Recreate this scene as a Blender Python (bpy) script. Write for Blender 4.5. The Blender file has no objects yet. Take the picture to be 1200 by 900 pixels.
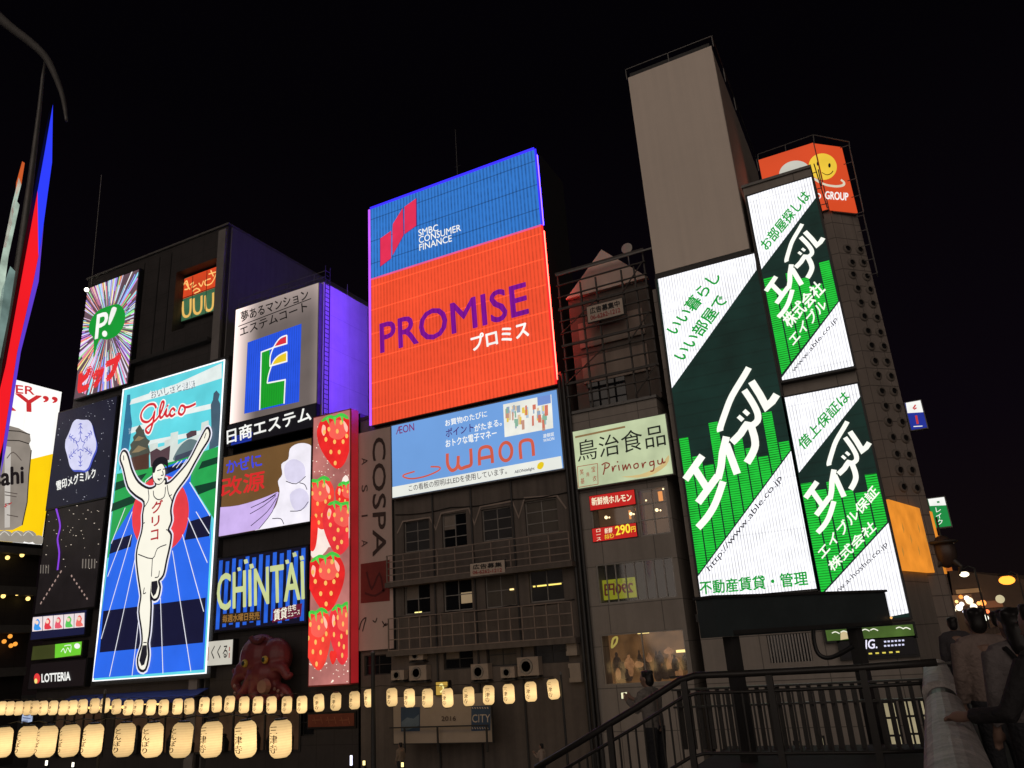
import bpy, bmesh, math, random
from mathutils import Vector, Matrix
from mathutils.geometry import tessellate_polygon
random.seed(7)
sc = bpy.context.scene
C = sc.collection
# ------------------------------------------------------------------ camera
FOC = 908.6                      # focal length in photo pixels (photo 1200 x 900)
PITCH, ROLL, YAW = math.radians(19.119), math.radians(-3.979), math.radians(25.799)
def _basis():
    cy, sy, cp, sp, cr, sr = math.cos(YAW), math.sin(YAW), math.cos(PITCH), math.sin(PITCH), math.cos(ROLL), math.sin(ROLL)
    f = Vector((-sy, cy, 0)); r = Vector((cy, sy, 0)); u = Vector((0, 0, 1))
    f2 = f*cp+u*sp; u2 = u*cp-f*sp
    return r*cr+u2*sr, u2*cr-r*sr, f2
RX, UX, FX = _basis()
cam = bpy.data.objects.new('camera', bpy.data.cameras.new('camera'))
C.objects.link(cam); sc.camera = cam
cam.data.sensor_width = 36; cam.data.lens = FOC/1200*36
cam.data.clip_start = .05; cam.data.clip_end = 3000
cam.matrix_world = Matrix((( RX.x, UX.x, -FX.x, 0), (RX.y, UX.y, -FX.y, 0), (RX.z, UX.z, -FX.z, 0), (0, 0, 0, 1)))
# ------------------------------------------------------------------ night sky, faint city light
W = bpy.data.worlds.new("World"); sc.world = W; W.use_nodes = True
nt = W.node_tree; nt.nodes.clear()
_o = nt.nodes.new('ShaderNodeOutputWorld'); _b = nt.nodes.new('ShaderNodeBackground')
_tc = nt.nodes.new('ShaderNodeTexCoord'); _sx = nt.nodes.new('ShaderNodeSeparateXYZ'); _cr = nt.nodes.new('ShaderNodeValToRGB')
nt.links.new(_tc.outputs['Generated'], _sx.inputs[0]); nt.links.new(_sx.outputs['Z'], _cr.inputs[0])
_cr.color_ramp.elements[0].position = 0.0; _cr.color_ramp.elements[0].color = (.0052, .0032, .0032, 1)
_cr.color_ramp.elements[1].position = .62; _cr.color_ramp.elements[1].color = (.0010, .0007, .0014, 1)
_e = _cr.color_ramp.elements.new(.22); _e.color = (.0030, .0017, .0034, 1)
nt.links.new(_cr.outputs[0], _b.inputs[0]); nt.links.new(_b.outputs[0], _o.inputs[0]); _b.inputs[1].default_value = 1.0
sun = bpy.data.objects.new('sun', bpy.data.lights.new('sun', 'SUN')); C.objects.link(sun)  # broad lamp added for the glow of signs and streets behind the camera
sun.data.energy = .74; sun.data.angle = math.radians(70); sun.data.color = (1, .84, .72)
sun.rotation_euler = Vector((-.25, .92, -.22)).to_track_quat('-Z', 'Y').to_euler()
sc.view_settings.view_transform = 'Standard'; sc.view_settings.look = 'None'
sc.view_settings.exposure = 0; sc.view_settings.gamma = 1
sc.cycles.max_bounces = 5; sc.cycles.diffuse_bounces = 3; sc.cycles.glossy_bounces = 3
sc.cycles.transparent_max_bounces = 8; sc.cycles.sample_clamp_indirect = 3

# ------------------------------------------------------------------ rays through the lens, used to survey the place
D = 37.0                         # distance to the canal-side frontage
GZ = -5.4                        # riverside walk, below the eye
BZ = -1.62                       # bridge deck, below the eye
def ray(px, py): return RX*((px-600)/FOC)-UX*((py-450)/FOC)+FX
def onY(px, py, Y=D): d = ray(px, py); return d*(Y/d.y)
def onX(px, py, X): d = ray(px, py); return d*(X/d.x)
def onZ(px, py, Z): d = ray(px, py); return d*(Z/d.z)
def lin(r, g=None, b=None):
    if g is None: r, g, b = r
    f = lambda v: (v/255/12.92) if v/255 <= .04045 else ((v/255+.055)/1.055)**2.4
    return (f(r), f(g), f(b))

# ------------------------------------------------------------------ materials
MATS = {}
def _nodes(name):
    m = bpy.data.materials.new(name); m.use_nodes = True
    n = m.node_tree; b = n.nodes['Principled BSDF']
    return m, n, b
def _math(n, op, a, b=None, clamp=False):
    k = n.nodes.new('ShaderNodeMath'); k.operation = op; k.use_clamp = clamp
    for i, v in enumerate((a, b)):
        if v is None: continue
        if isinstance(v, (int, float)): k.inputs[i].default_value = v
        else: n.links.new(v, k.inputs[i])
    return k.outputs[0]
def _xyz(n):
    tc = n.nodes.new('ShaderNodeTexCoord'); s = n.nodes.new('ShaderNodeSeparateXYZ'); n.links.new(tc.outputs['Object'], s.inputs[0])
    return tc.outputs['Object'], s.outputs
def _noise(n, vec, scale, detail=3):
    k = n.nodes.new('ShaderNodeTexNoise'); k.inputs['Scale'].default_value = scale; k.inputs['Detail'].default_value = detail
    n.links.new(vec, k.inputs['Vector']); return k.outputs['Fac']
def paint(name, col, rough=.6, var=.25, scale=1.2, bump=.0, metal=0., tile=None, spec=.4, streak=0.):
    """plain surface: base colour in linear values, blotchy wear, rain streaks, optional tile joints"""
    if name in MATS: return MATS[name]
    m, n, b = _nodes(name)
    vec, o = _xyz(n)
    f = _noise(n, vec, scale, 6)
    f2 = _noise(n, vec, scale*7, 4)
    v = _math(n, 'ADD', _math(n, 'MULTIPLY', f, .7), _math(n, 'MULTIPLY', f2, .3))
    if streak:
        mp = n.nodes.new('ShaderNodeMapping'); mp.inputs['Scale'].default_value = (3.2, 3.2, .12); n.links.new(vec, mp.inputs[0])
        v = _math(n, 'ADD', _math(n, 'MULTIPLY', v, 1-streak), _math(n, 'MULTIPLY', _noise(n, mp.outputs[0], 1.0, 5), streak))
    k = _math(n, 'ADD', _math(n, 'MULTIPLY', _math(n, 'SUBTRACT', v, .5), var*4), 1.0)
    if tile:
        w, h, g = tile
        fx = _math(n, 'LESS_THAN', _math(n, 'FRACT', _math(n, 'DIVIDE', _math(n, 'ADD', _math(n, 'ADD', o['X'], o['Y']), 500), w)), g/w)
        fz = _math(n, 'LESS_THAN', _math(n, 'FRACT', _math(n, 'DIVIDE', _math(n, 'ADD', o['Z'], 500), h)), g/h)
        k = _math(n, 'MULTIPLY', k, _math(n, 'SUBTRACT', 1.0, _math(n, 'MULTIPLY', _math(n, 'MAXIMUM', fx, fz), .55)))
    mx = n.nodes.new('ShaderNodeVectorMath'); mx.operation = 'SCALE'; mx.inputs[0].default_value = col[:3]; n.links.new(k, mx.inputs['Scale'])
    n.links.new(mx.outputs[0], b.inputs['Base Color'])
    b.inputs['Roughness'].default_value = rough; b.inputs['Metallic'].default_value = metal; b.inputs['Specular IOR Level'].default_value = spec
    if bump:
        bp = n.nodes.new('ShaderNodeBump'); bp.inputs['Strength'].default_value = bump; bp.inputs['Distance'].default_value = .02
        n.links.new(f2, bp.inputs['Height']); n.links.new(bp.outputs[0], b.inputs['Normal'])
    MATS[name] = m; return m
def led(name, rgb, s=1.0, pat=None, per=.16, gap=.45, dark=.35, seam=0, seamk=.75, var=.10, sample=True, vscale=.5, ax='X', fade=()):
    """lit sign face; rgb as it looks when lit. pat: 'v' / 'h' = rows of LED strips with darker gaps between"""
    if name in MATS: return MATS[name]
    m, n, b = _nodes(name)
    vec, o = _xyz(n)
    k = _math(n, 'ADD', _math(n, 'MULTIPLY', _math(n, 'SUBTRACT', _noise(n, vec, vscale, 3), .5), var*4), 1.0)
    if pat:
        c = o[ax] if pat == 'v' else o['Z']
        t = _math(n, 'FRACT', _math(n, 'DIVIDE', _math(n, 'ADD', c, 500), per))
        t = _math(n, 'ABSOLUTE', _math(n, 'SUBTRACT', t, .5))            # .5 at the gap, 0 at the strip
        t = _math(n, 'MULTIPLY', _math(n, 'SUBTRACT', t, .5-gap/2), 10, clamp=True)
        wob = _noise(n, vec, 2.3, 2)
        k = _math(n, 'MULTIPLY', k, _math(n, 'SUBTRACT', 1.0, _math(n, 'MULTIPLY', t, _math(n, 'MULTIPLY', wob, 2*(1-dark)))))
    if seam:
        t = _math(n, 'FRACT', _math(n, 'DIVIDE', _math(n, 'ADD', o['Z'], 500.3), seam))
        t = _math(n, 'LESS_THAN', t, .07/seam)
        k = _math(n, 'MULTIPLY', k, _math(n, 'ADD', 1.0, _math(n, 'MULTIPLY', t, seamk-1)))
    for axis, pos, wid, gain in fade:          # tubes behind the face: brighter near a line
        t = _math(n, 'ABSOLUTE', _math(n, 'SUBTRACT', o[axis], pos))
        t = _math(n, 'POWER', _math(n, 'SUBTRACT', 1.0, _math(n, 'DIVIDE', t, wid), clamp=True), 1.6)
        k = _math(n, 'ADD', k, _math(n, 'MULTIPLY', t, gain))
    mx = n.nodes.new('ShaderNodeVectorMath'); mx.operation = 'SCALE'; mx.inputs[0].default_value = lin(rgb); n.links.new(k, mx.inputs['Scale'])
    n.links.new(mx.outputs[0], b.inputs['Emission Color']); b.inputs['Emission Strength'].default_value = s
    b.inputs['Base Color'].default_value = (.02, .02, .02, 1); b.inputs['Roughness'].default_value = .5; b.inputs['Specular IOR Level'].default_value = .2
    m.cycles.emission_sampling = 'AUTO' if sample else 'NONE'
    MATS[name] = m; return m
def ink(rgb, s=1.0, var=.10): return led('lit_%d_%d_%d_%d' % (*rgb, int(s*100)), rgb, s, sample=False, var=var, vscale=1.1)
def glass(name='window_glass', tint=.9, refl=.12):
    if name in MATS: return MATS[name]
    m = bpy.data.materials.new(name); m.use_nodes = True; n = m.node_tree; n.nodes.clear()
    o = n.nodes.new('ShaderNodeOutputMaterial'); t = n.nodes.new('ShaderNodeBsdfTransparent'); g = n.nodes.new('ShaderNodeBsdfGlossy'); x = n.nodes.new('ShaderNodeMixShader')
    t.inputs[0].default_value = (tint, tint, tint, 1); g.inputs['Roughness'].default_value = .05; x.inputs[0].default_value = refl
    n.links.new(t.outputs[0], x.inputs[1]); n.links.new(g.outputs[0], x.inputs[2]); n.links.new(x.outputs[0], o.inputs[0])
    MATS[name] = m; return m

# ------------------------------------------------------------------ planes, shapes
class Plane:
    def __init__(s, o, n):
        s.o = Vector(o); s.n = Vector(n).normalized(); s.u = Vector((0, 0, 1)).cross(s.n).normalized(); s.v = Vector((0, 0, 1))
    def hit(s, px, py):
        d = ray(px, py); return d*(s.o.dot(s.n)/d.dot(s.n))
    def ab(s, px, py):
        h = s.hit(px, py)-s.o; return (h.dot(s.u), h.z)
    def to3(s, a, b, d=0.): return s.o+s.u*a+s.v*b+s.n*d
    def mpp(s, px, py):
        a = s.ab(px, py); x = s.ab(px+1, py); y = s.ab(px, py+1)
        return math.sqrt(abs((x[0]-a[0])*(y[1]-a[1])-(x[1]-a[1])*(y[0]-a[0])))
def facade(Y): return Plane((0, Y, 0), (0, -1, 0))
F0 = facade(D); FW = facade(D+.45)
def smooth(pts, closed=True, n=4):
    out = []; N = len(pts)
    rng = range(N) if closed else range(N-1)
    for i in rng:
        g = (lambda k: pts[k % N]) if closed else (lambda k: pts[max(0, min(N-1, k))])
        p0, p1, p2, p3 = g(i-1), g(i), g(i+1), g(i+2)
        for j in range(n):
            t = j/n
            out.append(tuple(.5*((2*p1[k])+(-p0[k]+p2[k])*t+(2*p0[k]-5*p1[k]+4*p2[k]-p3[k])*t*t+(-p0[k]+3*p1[k]-3*p2[k]+p3[k])*t**3) for k in (0, 1)))
    if not closed: out.append(tuple(pts[-1]))
    return out
def ell(cx, cy, rx, ry, n=28, rot=0.):
    c, s = math.cos(rot), math.sin(rot)
    return [(cx+rx*math.cos(t)*c-ry*math.sin(t)*s, cy+rx*math.cos(t)*s+ry*math.sin(t)*c) for t in (2*math.pi*i/n for i in range(n))]
def clip_poly(poly, r):
    a0, a1, b0, b1 = r
    for ax, lim, sg in ((0, a0, 1), (0, a1, -1), (1, b0, 1), (1, b1, -1)):
        out = []
        for i in range(len(poly)):
            p, q = poly[i-1], poly[i]; dp, dq = (p[ax]-lim)*sg, (q[ax]-lim)*sg
            if (dp >= 0) != (dq >= 0):
                t = dp/(dp-dq); out.append((p[0]+(q[0]-p[0])*t, p[1]+(q[1]-p[1])*t))
            if dq >= 0: out.append(q)
        poly = out
        if not poly: return []
    return poly
class MB:
    """collects shapes in world metres and links them as one mesh object"""
    def __init__(s): s.v = []; s.f = []
    def add(s, vs, fs):
        k = len(s.v); s.v += [Vector(x) for x in vs]; s.f += [tuple(i+k for i in f) for f in fs]; return s
    def quad(s, a, b, c, d): return s.add([a, b, c, d], [(0, 1, 2, 3)])
    def hexa(s, p):      # 8 corners: bottom ring 0-3, top ring 4-7
        return s.add(p, [(3, 2, 1, 0), (4, 5, 6, 7), (0, 1, 5, 4), (1, 2, 6, 5), (2, 3, 7, 6), (3, 0, 4, 7)])
    def box(s, x0, x1, y0, y1, z0, z1):
        return s.hexa([(x0, y0, z0), (x1, y0, z0), (x1, y1, z0), (x0, y1, z0), (x0, y0, z1), (x1, y0, z1), (x1, y1, z1), (x0, y1, z1)])
    def pbox(s, pl, a0, a1, b0, b1, d0, d1):
        g = pl.to3
        return s.hexa([g(a0, b0, d1), g(a1, b0, d1), g(a1, b0, d0), g(a0, b0, d0), g(a0, b1, d1), g(a1, b1, d1), g(a1, b1, d0), g(a0, b1, d0)])
    def prect(s, pl, a0, a1, b0, b1, d=0.):
        g = pl.to3; return s.quad(g(a0, b0, d), g(a1, b0, d), g(a1, b1, d), g(a0, b1, d))
    def ppoly(s, pl, ab, d=0.):
        if len(ab) < 3: return s
        pts = [Vector((x, y, 0)) for x, y in ab]
        tris = tessellate_polygon([pts])
        return s.add([pl.to3(x, y, d) for x, y in ab], [tuple(t) for t in tris])
    def pstroke(s, pl, ab, w, d=0., closed=False):
        P2 = [Vector(p) for p in ab]; N = len(P2); L = []; R = []
        for i in range(N):
            pv = P2[i-1] if (i or closed) else None; nx = P2[(i+1) % N] if (i < N-1 or closed) else None
            d1 = (P2[i]-pv).normalized() if pv is not None else None; d2 = (nx-P2[i]).normalized() if nx is not None else None
            if d1 is None: d1 = d2
            if d2 is None: d2 = d1
            n1 = Vector((-d1.y, d1.x)); n2 = Vector((-d2.y, d2.x)); m = n1+n2
            m = m.normalized() if m.length > 1e-6 else n1
            k = min(1/max(m.dot(n1), .35), 2.2)
            ww = (w[i] if isinstance(w, (list, tuple)) else w)/2
            L.append(P2[i]+m*ww*k); R.append(P2[i]-m*ww*k)
        vs = []; fs = []
        for i in range(N): vs += [pl.to3(*L[i], d), pl.to3(*R[i], d)]
        for i in range(N if closed else N-1):
            j = (i+1) % N; fs.append((2*i, 2*i+1, 2*j+1, 2*j))
        return s.add(vs, fs)
    def tube(s, pts, r, n=8, cap=True):
        pts = [Vector(p) for p in pts]; N = len(pts); rs = r if isinstance(r, (list, tuple)) else [r]*N
        vs = []; fs = []; up = None
        for i in range(N):
            d = (pts[min(i+1, N-1)]-pts[max(i-1, 0)]).normalized()
            if up is None: up = Vector((0, 0, 1)) if abs(d.z) < .9 else Vector((1, 0, 0))
            x = d.cross(up).normalized(); y = x.cross(d).normalized(); up = y
            for k in range(n):
                t = 2*math.pi*k/n; vs.append(pts[i]+x*(rs[i]*math.cos(t))+y*(rs[i]*math.sin(t)))
        for i in range(N-1):
            for k in range(n): fs.append((i*n+k, i*n+(k+1) % n, (i+1)*n+(k+1) % n, (i+1)*n+k))
        if cap: fs += [tuple(range(n-1, -1, -1)), tuple((N-1)*n+k for k in range(n))]
        return s.add(vs, fs)
    def lathe(s, c, prof, n=20, axis='Z', sx=1., sy=1.):
        c = Vector(c); vs = []; fs = []
        for r, z in prof:
            for k in range(n):
                t = 2*math.pi*k/n; x, y = r*math.cos(t)*sx, r*math.sin(t)*sy
                vs.append(c+(Vector((x, y, z)) if axis == 'Z' else Vector((x, z, y)) if axis == 'Y' else Vector((z, x, y))))
        N = len(prof)
        for i in range(N-1):
            for k in range(n): fs.append((i*n+k, i*n+(k+1) % n, (i+1)*n+(k+1) % n, (i+1)*n+k))
        fs += [tuple(range(n-1, -1, -1)), tuple((N-1)*n+k for k in range(n))]
        return s.add(vs, fs)
    def ball(s, c, rx, ry=None, rz=None, n=14):
        ry = ry or rx; rz = rz or rx
        prof = [(max(math.sin(math.pi*i/10), .02), -math.cos(math.pi*i/10)*rz) for i in range(11)]
        return s.lathe(c, prof, n, sx=rx, sy=ry)
    def text(s, pl, body, bl, br, tl, d=0., bold=.0, mirror=False, px=True, line=1.0, align='LEFT', clip=None, rot=False):
        """lettering fitted on a plane: bl, br, tl are its lower left, lower right and upper left corners"""
        vs, fs = glyphs(body, 0., line, align)
        if px: bl, br, tl = (Vector(pl.ab(*q)) for q in (bl, br, tl))
        else: bl, br, tl = Vector(bl), Vector(br), Vector(tl)
        eu, ev = br-bl, tl-bl
        if rot: bold = bold*.5*eu.length/max(ev.length, 1e-6)*3
        r = bold*.8*min(ev.length, eu.length)/max(line*(body.count('\n')+1), 1)      # heavier strokes: the outline laid several times, slightly apart
        for k in range(7 if bold > 0 else 1):
            o = Vector((0, 0)) if k == 0 else Vector((math.cos(k*math.pi/3), math.sin(k*math.pi/3)))*r
            out = []
            for u, v in vs:
                if rot: u, v = v, 1-u
                if mirror: u = 1-u
                p = bl+eu*u+ev*v+o; out.append(pl.to3(p.x, p.y, d+k*.0008))
            s.add(out, fs)
        return s
    def build(s, name, mat, parent=None, origin=None, flat=True):
        o0 = Vector(origin) if origin is not None else Vector((0, 0, 0))
        me = bpy.data.meshes.new(name); me.from_pydata([tuple(v-o0) for v in s.v], [], s.f); me.update()
        if not flat:
            for p in me.polygons: p.use_smooth = True
        ob = bpy.data.objects.new(name, me); C.objects.link(ob); me.materials.append(mat)
        if parent is not None: ob.parent = parent
        return ob
_G = {}
def glyphs(body, bold=0., line=1.0, align='LEFT'):
    key = (body, bold, line, align)
    if key in _G: return _G[key]
    cu = bpy.data.curves.new('lettering', 'FONT'); cu.body = body; cu.size = 1; cu.offset = bold; cu.resolution_u = 3
    cu.space_line = line; cu.align_x = align; cu.fill_mode = 'FRONT'
    ob = bpy.data.objects.new('lettering', cu); C.objects.link(ob)
    dg = bpy.context.evaluated_depsgraph_get(); dg.update()
    me = bpy.data.meshes.new_from_object(ob.evaluated_get(dg))
    V2 = [(v.co.x, v.co.y) for v in me.vertices]; fs = [tuple(p.vertices) for p in me.polygons]
    bpy.data.objects.remove(ob); bpy.data.curves.remove(cu); bpy.data.meshes.remove(me)
    x0 = min(v[0] for v in V2); x1 = max(v[0] for v in V2); y0 = min(v[1] for v in V2); y1 = max(v[1] for v in V2)
    vs = [((x-x0)/max(x1-x0, 1e-6), (y-y0)/max(y1-y0, 1e-6)) for x, y in V2]
    _G[key] = (vs, fs); return _G[key]
def tag(o, label=None, cat=None, group=None, kind=None):
    if label: o['label'] = label
    if cat: o['category'] = cat
    if group: o['group'] = group
    if kind: o['kind'] = kind
    return o
def empty(name, loc, label, cat, group=None):
    o = bpy.data.objects.new(name, None); C.objects.link(o); o.location = loc; o.empty_display_size = .3
    return tag(o, label, cat, group)
class Thing:
    """an Empty at a thing's base; parts are added in world metres"""
    def __init__(s, name, label, cat, loc, group=None): s.o = Vector(loc); s.root = empty(name, loc, label, cat, group)
    def part(s, name, mat, mb, parent=None, flat=True, label=None):
        ob = mb.build(name, mat, parent or s.root, s.o, flat)
        if label: ob['label'] = label
        return ob
class Sign(Thing):
    def __init__(s, name, label, cat, quad, pl=F0, depth=.4, face=None, case=None, margin=.10, group=None):
        s.pl = pl; q = [pl.ab(*p) for p in quad]                 # TL TR BR BL
        s.a0, s.a1 = (q[0][0]+q[3][0])/2, (q[1][0]+q[2][0])/2
        s.b0, s.b1 = (q[2][1]+q[3][1])/2, (q[0][1]+q[1][1])/2
        Thing.__init__(s, name, label, cat, pl.to3((s.a0+s.a1)/2, s.b0, -depth/2), group)
        if case is not None:
            s.case = s.part('cabinet', case, MB().pbox(pl, s.a0-margin, s.a1+margin, s.b0-margin, s.b1+margin, -depth, -.03))
        if face is not None: s.panel = s.part('panel', face, MB().prect(pl, s.a0, s.a1, s.b0, s.b1, 0))
    def cl(s): return (s.a0, s.a1, s.b0, s.b1)
    def poly(s, name, mat, polys, lay=1, parent=None, clip=True):
        if 1 < len(polys) <= 6:
            for p in polys: o = s.poly(name, mat, [p], lay, parent, clip)
            return o
        m = MB()
        for p in polys:
            ab = [s.pl.ab(*q) for q in p]
            if clip: ab = clip_poly(ab, s.cl())
            m.ppoly(s.pl, ab, lay*.02)
        return s.part(name, mat, m, parent)
    def stroke(s, name, mat, lines, w, lay=1, parent=None, closed=False):
        if 1 < len(lines) <= 6:
            for l in lines: o = s.stroke(name, mat, [l], w, lay, parent, closed)
            return o
        m = MB()
        for l in lines:
            k = s.pl.mpp(*l[0])
            m.pstroke(s.pl, [s.pl.ab(*q) for q in l], [x*k for x in w] if isinstance(w, (list, tuple)) else w*k, lay*.02, closed)
        return s.part(name, mat, m, parent)
    def clipped_stroke(s, name, mat, l, w, lay, parent=None):
        k = s.pl.mpp(*l[0]); t = MB().pstroke(s.pl, [s.pl.ab(*q) for q in l], [x*k for x in w]); m = MB()
        for f in t.f:
            ab = clip_poly([((t.v[i]-s.pl.o).dot(s.pl.u), t.v[i].z-s.pl.o.z) for i in f], s.cl()); m.ppoly(s.pl, ab, lay*.02)
        return s.part(name, mat, m, parent)
    def text(s, mat, items, lay=2, name='lettering', parent=None, bold=.015, **kw):
        if len(items) > 1:
            for it in items: o = s.text(mat, [it], lay, name, parent, bold, **kw)
            return o
        m = MB()
        for it in items: m.text(s.pl, it[0], it[1], it[2], it[3], lay*.02, it[4] if len(it) > 4 else bold, **kw)
        return s.part(name, mat, m, parent)
    def rim(s, name, mat, w=.12, d0=-.02, d1=.06, out=.0):
        a0, a1, b0, b1 = s.a0-out, s.a1+out, s.b0-out, s.b1+out; m = MB()
        m.pbox(s.pl, a0-w, a1+w, b1, b1+w, d0, d1); m.pbox(s.pl, a0-w, a1+w, b0-w, b0, d0, d1)
        m.pbox(s.pl, a0-w, a0, b0, b1, d0, d1); m.pbox(s.pl, a1, a1+w, b0, b1, d0, d1)
        return s.part(name, mat, m)
def copy_tree(o, parent=None):
    c = o.copy(); C.objects.link(c)
    if parent is not None: c.parent = parent
    for ch in list(o.children): copy_tree(ch, c)
    return c
def holed(m, pl, a0, a1, b0, b1, holes, d=0., deep=.28):
    """a wall face with real openings: holes are (a0, a1, b0, b1), each with reveals going back"""
    xs = sorted({a0, a1, *[h[0] for h in holes], *[h[1] for h in holes]}); zs = sorted({b0, b1, *[h[2] for h in holes], *[h[3] for h in holes]})
    xs = [x for x in xs if a0 <= x <= a1]; zs = [z for z in zs if b0 <= z <= b1]
    for i in range(len(xs)-1):
        for j in range(len(zs)-1):
            cx, cz = (xs[i]+xs[i+1])/2, (zs[j]+zs[j+1])/2
            if not any(h[0] < cx < h[1] and h[2] < cz < h[3] for h in holes): m.prect(pl, xs[i], xs[i+1], zs[j], zs[j+1], d)
    g = pl.to3
    for h in holes:
        for (x0, z0), (x1, z1) in (((h[0], h[2]), (h[1], h[2])), ((h[1], h[2]), (h[1], h[3])), ((h[1], h[3]), (h[0], h[3])), ((h[0], h[3]), (h[0], h[2]))):
            m.quad(g(x0, z0, d), g(x1, z1, d), g(x1, z1, d-deep), g(x0, z0, d-deep))
    return m
def prect_of(pl, quad):
    q = [pl.ab(*p) for p in quad]
    return ((q[0][0]+q[3][0])/2, (q[1][0]+q[2][0])/2, (q[2][1]+q[3][1])/2, (q[0][1]+q[1][1])/2)
def window(t, pl, r, nx=2, ny=2, frame=None, pane=None, deep=.2, fw=.06, label=None, name='window'):
    a0, a1, b0, b1 = r; m = MB()
    m.pbox(pl, a0, a0+fw, b0, b1, -deep, -deep+.08); m.pbox(pl, a1-fw, a1, b0, b1, -deep, -deep+.08)
    m.pbox(pl, a0+fw, a1-fw, b0, b0+fw, -deep, -deep+.08); m.pbox(pl, a0+fw, a1-fw, b1-fw, b1, -deep, -deep+.08)
    for i in range(1, nx): x = a0+(a1-a0)*i/nx; m.pbox(pl, x-fw*.4, x+fw*.4, b0+fw, b1-fw, -deep, -deep+.06)
    for j in range(1, ny): z = b0+(b1-b0)*j/ny; m.pbox(pl, a0+fw, a1-fw, z-fw*.4, z+fw*.4, -deep, -deep+.055)
    f = t.part(name, frame, m, label=label)
    t.part('pane', pane, MB().prect(pl, a0+fw*.5, a1-fw*.5, b0+fw*.5, b1-fw*.5, -deep+.02), f)
    return f
# ------------------------------------------------------------------ shared materials
M_dark = paint('dark_cladding', (.045, .040, .040), .55, .3, .6, tile=(1.25, 1.25, .03))
M_black = paint('black_frame', (.012, .012, .013), .45, .2, 2)
M_steel = paint('dull_steel', (.16, .155, .15), .45, .25, 3, metal=.3)
M_dsteel = paint('dark_steel', (.035, .034, .034), .5, .25, 3)
M_brown = paint('brown_render', (.135, .112, .098), .8, .42, .6, bump=.3, streak=.5)
M_conc = paint('grey_panel_wall', (.30, .265, .235), .7, .22, .5, bump=.2, tile=(2.7, 1.9, .04), streak=.45)
M_white = paint('white_wall', (.66, .63, .61), .6, .20, .4, streak=.3, tile=(2.4, 2.4, .015))
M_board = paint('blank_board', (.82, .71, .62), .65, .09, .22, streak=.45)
M_side = paint('grey_side_wall', (.15, .145, .15), .7, .25, .3, streak=.4)
M_cream = paint('cream_banner', (.62, .47, .42), .7, .1, .5, streak=.3)
M_stone = paint('granite', (.44, .40, .385), .5, .6, 9, bump=.5)
M_pave = paint('paving', (.12, .11, .10), .7, .3, 1.5, tile=(.6, .6, .01))
M_asph = paint('asphalt', (.05, .05, .05), .85, .3, 4, bump=.4)
M_pane = paint('dark_pane', (.010, .011, .013), .08, .3, .8, spec=.6)
M_pane2 = paint('curtained_pane', (.11, .095, .08), .25, .35, .6, streak=.5)
M_alu = paint('aluminium', (.30, .28, .26), .4, .15, 4, metal=.4)
M_glass = glass()
M_tower = paint('tower_concrete', (.27, .23, .205), .75, .25, .7, bump=.3, streak=.4, tile=(1.05, .98, .05))
# ------------------------------------------------------------------ the setting
def struct(name, mb, mat): return tag(mb.build(name, mat), kind='structure')
struct('ground', MB().quad((-900, -300, -8.2), (900, -300, -8.2), (900, 1500, -8.2), (-900, 1500, -8.2)), M_asph)
mw, nw, bw = _nodes('canal_water')
bw.inputs['Base Color'].default_value = (.004, .006, .006, 1); bw.inputs['Roughness'].default_value = .08
_v, _ = _xyz(nw); _bp = nw.nodes.new('ShaderNodeBump'); _bp.inputs['Strength'].default_value = .5; _bp.inputs['Distance'].default_value = .15
nw.links.new(_noise(nw, _v, 1.6, 3), _bp.inputs['Height']); nw.links.new(_bp.outputs[0], bw.inputs['Normal'])
struct('canal_water', MB().quad((-160, 19.6, -7.0), (30, 19.6, -7.0), (30, 32.0, -7.0), (-160, 32.0, -7.0)), mw)
struct('riverside_walk', MB().box(-160, 0.2, 32, 38.5, -8.1, GZ), M_pave)
struct('near_walk', MB().box(-160, -6.2, 13.0, 19.6, -8.1, GZ), M_pave)
struct('bridge_deck', MB().box(.30, 9.5, -7, 37.6, BZ-.5, BZ), M_asph)
struct('street', MB().box(.5, 9.5, 37.6, 160, BZ-.5, BZ-.02), M_pave)

def skin(m, pl, a0, a1, b0, b1, holes, deep, depth):
    """front with openings, outer edges, and the solid block behind it"""
    holed(m, pl, a0, a1, b0, b1, holes, 0, deep)
    g = pl.to3
    for (x0, z0), (x1, z1) in (((a0, b0), (a1, b0)), ((a1, b0), (a1, b1)), ((a1, b1), (a0, b1)), ((a0, b1), (a0, b0))):
        m.quad(g(x0, z0, 0), g(x1, z1-0, 0), g(x1, z1, -deep), g(x0, z0, -deep))
    m.pbox(pl, a0, a1, b0, b1, -depth, -deep)
    return m
# ---------------------------------------------------------------- far-left building with the beer advertisement, facing along the canal
XA = -63.0
PA = Plane((XA, 0, 0), (1, 0, 0))
ya1 = PA.ab(74, 456)[0]; zt = PA.ab(60, 452)[1]
t = Thing('corner_building', 'dark building with lamp-lit balconies under the beer advertisement', 'building', (XA-5, ya1-10, GZ))
t.part('wall', M_dark, MB().pbox(PA, ya1-24, ya1+.2, GZ, zt-1.0, -10, -.5))
for k, (y0, y1) in enumerate(((688, 698), (733, 742), (782, 792), (642, 650))):
    r = prect_of(PA, [(0, y0), (44, y0), (44, y1), (0, y1)])
    t.part('balcony', M_steel, MB().pbox(PA, ya1-22, ya1-.3, r[2], r[3], -.5, .5))
warm = ink((255, 214, 120), 2.2); warm2 = ink((250, 160, 60), 1.2)
for (x, y) in ((6, 654), (23, 651), (1, 699), (17, 696), (10, 757), (15, 755), (9, 746), (2, 752), (30, 702)):
    a, b = PA.ab(x, y); t.part('lamp', warm if y < 720 else warm2, MB().ball(PA.to3(a, b, .3), .16))
r = prect_of(PA, [(0, 742), (30, 742), (30, 764), (0, 764)])
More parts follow.
